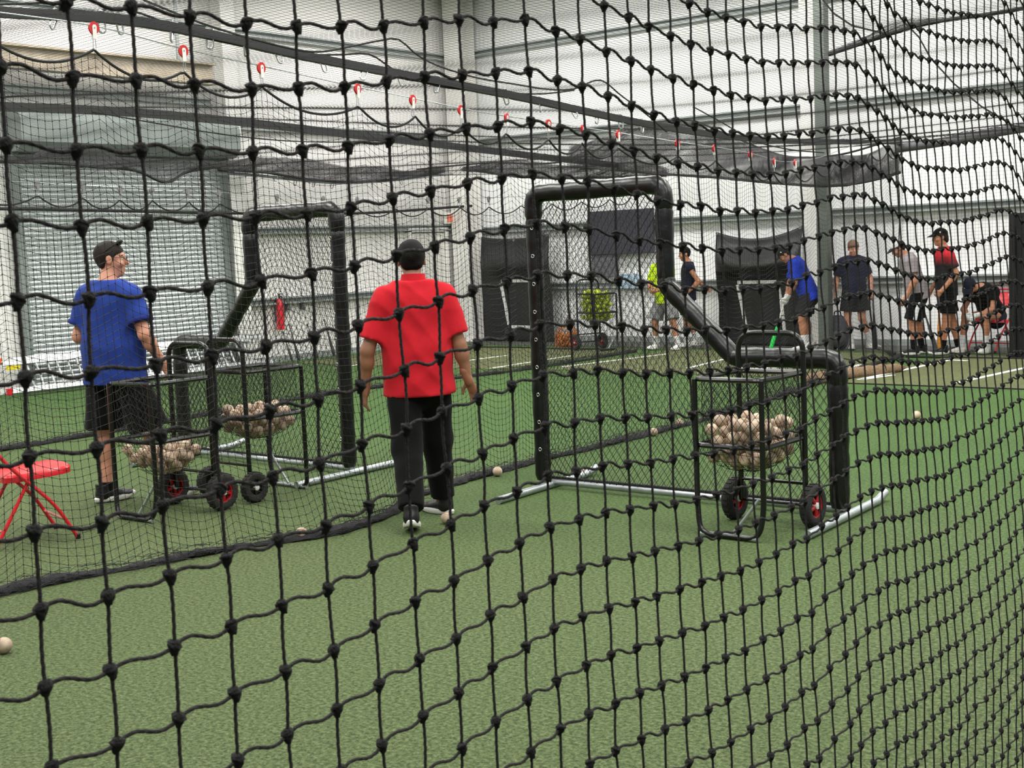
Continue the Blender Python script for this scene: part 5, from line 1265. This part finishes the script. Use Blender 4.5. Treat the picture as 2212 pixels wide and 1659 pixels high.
cloth('navy_cloth', (34, 36, 54)); cloth('grey_cloth', (150, 142, 146)); cloth('royal_cloth', (34, 62, 186)); cloth('shorts_grey', (132, 132, 134)); cloth('white_cloth', (226, 226, 226)); cloth('navy_dark', (30, 34, 52))
def fade_cloth(name, c0, c1, z0, z1):
    mt, nt, b = nodes(name); L = nt.links.new; tc = N(nt, 'ShaderNodeTexCoord'); sp = N(nt, 'ShaderNodeSeparateXYZ'); L(tc.outputs['Object'], sp.inputs[0]); nz = N(nt, 'ShaderNodeTexNoise', Scale=18.0)
    ad = N(nt, 'ShaderNodeMath', operation='MULTIPLY_ADD'); L(nz.outputs['Fac'], ad.inputs[0]); ad.inputs[1].default_value = .08; L(sp.outputs['Z'], ad.inputs[2])
    mr = N(nt, 'ShaderNodeMapRange'); mr.inputs[1].default_value = z0+.04; mr.inputs[2].default_value = z1+.04; L(ad.outputs[0], mr.inputs[0]); mx = N(nt, 'ShaderNodeMix', data_type='RGBA'); L(mr.outputs[0], mx.inputs[0])
    mx.inputs[6].default_value = srgb(c0); mx.inputs[7].default_value = srgb(c1); L(mx.outputs[2], b.inputs['Base Color']); b.inputs['Roughness'].default_value = .85; M[name] = mt; return name
fade_cloth('fade_red_black', (24, 22, 26), (206, 34, 48), 1.26, 1.42)                # printed fade, dark body to red shoulders

# coach in red, walking away
person('coach in a red shirt and black trousers walking away between the two L-screens', (-5.655, 6.03, 0), math.radians(42), .985,
       dict(hipL=(-.10, .0, .93), hipR=(.10, .02, .93), kneeL=(-.085, -.10, .49), kneeR=(.10, .14, .50), ankL=(-.075, -.34, .125), ankR=(.115, .24, .085), shL=(-.190, -.02, 1.43), shR=(.185, .0, 1.43),
            elbL=(-.305, -.05, 1.10), elbR=(.265, .0, 1.11), wrL=(-.335, .02, .85), wrR=(.31, .02, .89), head=(-.01, .035, 1.645)),
       dict(shirt='shirt_red', hem=-.24, sleeve=.80, loose=.024, collar=True, wr=.0036, belly=.016, flare=.034, legs='black_cloth', leg_len=1.93, leg_loose=.018, hair='hair_black', hair_len=.012, skin='skin_brown',
            shoe='black_plastic', sole='white_plastic', lace='white_plastic', flash='white_plastic', footL=(.0, .30), footR=(.75, 0)),
       head=(.05, .08, 0), hands=dict(L=dict(n=(1, .3, 0), curl=.5, thumb=(.2, 1, 0)), R=dict(d=(.35, .15, -.9), n=(-.6, -.8, 0), curl=.3, thumb=(-.3, .6, .3))), res=.0115)
# coach in blue, back turned, head in profile
t, j, H, S = person('coach in a royal blue shirt and black shorts standing behind the left ball carts', (-8.07, 5.52, 0), math.radians(14), 1.03,
       dict(hipL=(-.10, 0, .93), hipR=(.10, 0, .93), kneeL=(-.12, .0, .50), kneeR=(.17, .10, .50), ankL=(-.12, -.03, .09), ankR=(.24, .20, .09), shL=(-.198, .0, 1.425), shR=(.198, -.02, 1.425),
            elbL=(-.27, -.03, 1.14), elbR=(.30, -.03, 1.15), wrL=(-.20, .17, 1.02), wrR=(.31, .12, .94), head=(.0, .035, 1.655)),
       dict(shirt='shirt_blue', hem=-.22, sleeve=.72, loose=.03, wr=.003, belly=.028, flare=.034, cuff='shirt_blue_dark', band='shirt_blue_dark', legs='black_cloth', leg_len=.98, leg_loose=.024, hair='hair_brown', hair_len=.007, skin='skin', eyes=True,
            shoe='black_plastic', sole='white_plastic', lace='black_plastic', sock='black_cloth', sock_len=.05, footL=(-.35, 0), footR=(-.5, 0)),
       head=(-.92, .03, 0), hands=dict(L=dict(n=(1, 0, -.3), curl=.8), R=dict(n=(-1, 0, -.2), curl=.7)), res=.0115)
gl = MB()
for s in (-1, 1):
    a = np.linspace(0, 2*PI, 17)[:-1]; gl.tube([H((s*.034+.022*math.cos(q), .102, .004+.015*math.sin(q))) for q in a], .0016, 5, closed=True); gl.tube([H((s*.056, .098, .008)), H((s*.078, .03, .012)), H((s*.080, -.012, .008))], .0018, 5)
gl.tube([H((-.012, .104, .008)), H((.012, .104, .008))], .0016, 5); gl.build('glasses', 'grey_dark', t)
sg = MB()
for s in (-1, 1): sg.ball(H((s*.036, .060, .116)), (.030, .018, .024), 12, 8, T=Matrix(rotm(-.92, .6).tolist()).to_4x4()); sg.tube([H((s*.066, .055, .110)), H((s*.084, .0, .075)), H((s*.082, -.04, .045))], .0035, 6)
sg.tube([H((-.01, .066, .118)), H((.01, .066, .118))], .004, 6); sg.build('sunglasses', 'black_metal', t)

LEFTW = math.radians(129)
def stand_on(px, py): g_ = gnd(px, py); return (g_.x, g_.y, 0.008)
# ---- the players by the end wall
L_ = stand_on(1440, 757)
person('player in a neon yellow shirt and grey shorts, behind the right L-screen', L_, math.radians(175), .90,
       dict(hipL=(-.10, .02, .90), hipR=(.10, -.02, .90), kneeL=(-.20, .06, .49), kneeR=(.20, .04, .49), ankL=(-.24, .0, .09), ankR=(.26, -.03, .09), shL=(-.16, .04, 1.40), shR=(.20, .02, 1.42),
            elbL=(-.20, .10, 1.10), elbR=(.26, .08, 1.12), wrL=(-.06, .28, 1.04), wrR=(.10, .27, 1.05), head=(.03, .07, 1.63)),
       dict(shirt='shirt_yellow', hem=-.18, sleeve=.75, loose=.02, legs='shorts_grey', leg_len=.9, leg_loose=.02, hair='hair_brown', cap='grey_cloth', skin='skin_tan', eyes=True, sock='white_cloth', shoe='white_plastic', lace='grey_plastic'), head=(.5, .25, 0), res=.015)
L_ = stand_on(1490, 750)
person('player in a navy sleeveless shirt just right of the L-screen post, arms out', L_, LEFTW, .885,
       dict(kneeL=(-.10, .06, .50), kneeR=(.10, -.03, .50), ankL=(-.10, .08, .09), ankR=(.10, -.12, .09), elbL=(-.24, -.16, 1.16), elbR=(.24, -.16, 1.18), wrL=(-.23, .02, 1.0), wrR=(.30, -.34, 1.05), head=(0, .05, 1.655)),
       dict(shirt='navy_cloth', hem=-.2, sleeve=.16, loose=.006, legs='navy_dark', leg_len=.85, hair='hair_black', skin='skin_tan', eyes=True, sock='white_cloth', shoe='white_plastic'), head=(.15, .15, 0), res=.015)
L_ = stand_on(1742, 757)
t, j, H, S = person('player in a royal blue shirt and white gloves, head bowed before the sagging mat', (L_[0], 17.95, .008), math.radians(122), .94,
       dict(hipL=(-.095, -.10, .90), hipR=(.095, -.10, .90), kneeL=(-.11, .02, .48), kneeR=(.11, -.06, .49), ankL=(-.11, -.02, .09), ankR=(.11, -.14, .09), shL=(-.18, .10, 1.36), shR=(.18, .08, 1.36),
            elbL=(-.20, .12, 1.06), elbR=(.20, .16, 1.06), wrL=(-.07, .22, .84), wrR=(.05, .24, .82), head=(0, .25, 1.50)),
       dict(shirt='royal_cloth', hem=-.25, sleeve=.8, loose=.028, flare=.02, legs='charcoal_cloth', leg_len=.8, leg_loose=.025, hair='hair_brown', cap='charcoal_cloth', side_logo=True, skin='skin_tan', eyes=True, sock='white_cloth', shoe='white_plastic', glove='white_cloth'),
       head=(.0, .75, 0), hands=dict(L=dict(curl=1.3), R=dict(curl=1.3)), res=.015)
def wpt(loc, phi, S, p): v = Matrix.Rotation(phi, 3, 'Z') @ (Vector(p)*S); return Vector(loc)+v
M['bat_green'] = mat('bat_green', (44, 206, 84), .35, .08, 8); M['bat_orange'] = mat('bat_orange', (206, 130, 48), .4, .1, 8); M['bat_grey'] = mat('bat_grey', (120, 122, 126), .35, .1, 8)
lc = (L_[0], 17.95, .008)
bat('bat with bright green barrel held low by the blue shirted player', wpt(lc, math.radians(122), .94, (-.01, .26, .80)), wpt(lc, math.radians(122), .94, (-.04, .50, .02)), 'white_plastic', 'bat_green')
L_ = stand_on(1845, 756)
person('light-haired player in a dark navy shirt facing the camera right of the post', L_, math.radians(214), .90,
       dict(kneeL=(-.13, .02, .50), kneeR=(.10, .02, .50), ankL=(-.27, -.05, .09), ankR=(.04, .0, .09), hipL=(-.11, 0, .92), hipR=(.07, 0, .93), elbL=(-.27, -.02, 1.15), elbR=(.26, -.04, 1.14), wrL=(-.27, .10, .90), wrR=(.29, .04, .86), head=(.0, .06, 1.63)),
       dict(shirt='navy_cloth', hem=-.2, sleeve=.8, loose=.010, legs='charcoal_cloth', leg_len=.72, leg_loose=.026, hair='hair_light', hair_len=.014, fringe=True, skin='skin', eyes=True, sock='white_cloth', sock_len=.2, shoe='white_plastic', footL=(.7, 0)),
       head=(.05, .28, 0), hands=dict(L=dict(curl=1.3), R=dict(curl=.5)), res=.0145)
bat('dark bat standing upright in the hand of the light-haired player', wpt(L_, math.radians(214), .90, (-.285, .13, .90)), wpt(L_, math.radians(214), .90, (-.31, .16, .012)), 'grey_dark', 'black_plastic')
L_ = stand_on(1968, 767)
person('player in a grey shirt and white cap, leaning forward with a bat behind him', L_, math.radians(126), .93,
       dict(hipL=(-.095, -.10, .91), hipR=(.095, -.10, .91), kneeL=(-.10, .0, .49), kneeR=(.10, -.12, .50), ankL=(-.10, -.02, .09), ankR=(.10, -.18, .09), shL=(-.18, .04, 1.385), shR=(.18, .02, 1.385),
            elbL=(-.23, .0, 1.08), elbR=(.23, -.12, 1.08), wrL=(-.20, .12, .84), wrR=(.23, -.16, .82), head=(0, .17, 1.56)),
       dict(shirt='grey_cloth', hem=-.22, sleeve=.62, loose=.024, legs='black_cloth', leg_len=.95, leg_loose=.018, stripe='white_cloth', hair='hair_brown', cap='white_cloth', brim='charcoal_cloth', skin='skin_tan', eyes=True, sock='black_cloth', sock_len=.14, shoe='charcoal_cloth', sole='white_plastic'),
       head=(.0, .55, 0), res=.0145)
bat('grey bat slanting behind the grey shirted player to the floor', wpt(L_, math.radians(126), .93, (.22, -.20, .78)), wpt(L_, math.radians(126), .93, (.20, -.42, .03)), 'grey_dark', 'bat_grey')
L_ = stand_on(2040, 766)
person('player in a red and black faded shirt and black cap, upright in profile', L_, math.radians(130), .955,
       dict(hipL=(-.095, -.04, .92), hipR=(.095, -.04, .92), kneeL=(-.10, .0, .50), kneeR=(.10, -.14, .50), ankL=(-.10, .06, .09), ankR=(.10, -.24, .09), elbL=(-.23, -.10, 1.14), elbR=(.23, -.04, 1.14), wrL=(-.21, .10, .91), wrR=(.2, .12, .9), head=(0, .05, 1.655)),
       dict(shirt='fade_red_black', hem=-.2, sleeve=.72, loose=.018, legs='black_cloth', leg_len=.8, leg_loose=.02, hair='hair_brown', mullet=True, cap='black_cloth', side_logo=True, skin='skin_tan', eyes=True, sock='black_cloth', sock_len=.12, shoe='black_plastic', sole='white_plastic'),
       head=(.05, .1, 0), hands=dict(L=dict(curl=1.2), R=dict(curl=1.2)), res=.0145)
bat('orange-tipped wooden bat held point down by the red and black shirted player', wpt(L_, math.radians(130), .955, (-.20, .14, .90)), wpt(L_, math.radians(130), .955, (-.19, .13, .10)), 'grey_dark', 'bat_orange')
# ---- seated player and his chair
cx = gnd(2135, 762); ch = folding_chair('red metal folding chair under the seated player at far right', (cx.x, cx.y+.1, .008), math.radians(165))
person('player in black sitting bent forward on the red chair, navy cap down', (cx.x, cx.y+.1, .008), math.radians(165), .92,
       dict(hipL=(-.10, -.06, .53), hipR=(.10, -.06, .53), kneeL=(-.17, .36, .53), kneeR=(.18, .36, .53), ankL=(-.15, .34, .09), ankR=(.24, .38, .09), shL=(-.19, .20, .92), shR=(.19, .20, .92),
            elbL=(-.24, .30, .64), elbR=(.24, .32, .64), wrL=(-.06, .46, .56), wrR=(.06, .46, .54), head=(.06, .42, .99)),
       dict(shirt='black_cloth', hem=-.12, sleeve=.55, loose=.02, legs='navy_dark', leg_len=.72, leg_loose=.02, hair='hair_black', cap='navy_dark', skin='skin_tan', eyes=True, sock='white_cloth', sock_len=.18, shoe='white_plastic', glove='white_cloth', footL=(-.1, 0), footR=(-.2, 0)),
       head=(.25, .8, 0), hands=dict(L=dict(n=(1, -.2, 0), curl=.9), R=dict(n=(-1, -.2, 0), curl=.9)), res=.0145)
bat('dark bat lying on the floor behind the light-haired player', gnd(1898, 753, .05), gnd(1868, 700, .02) if False else gnd(1932, 764, .05), 'grey_dark', 'black_plastic')
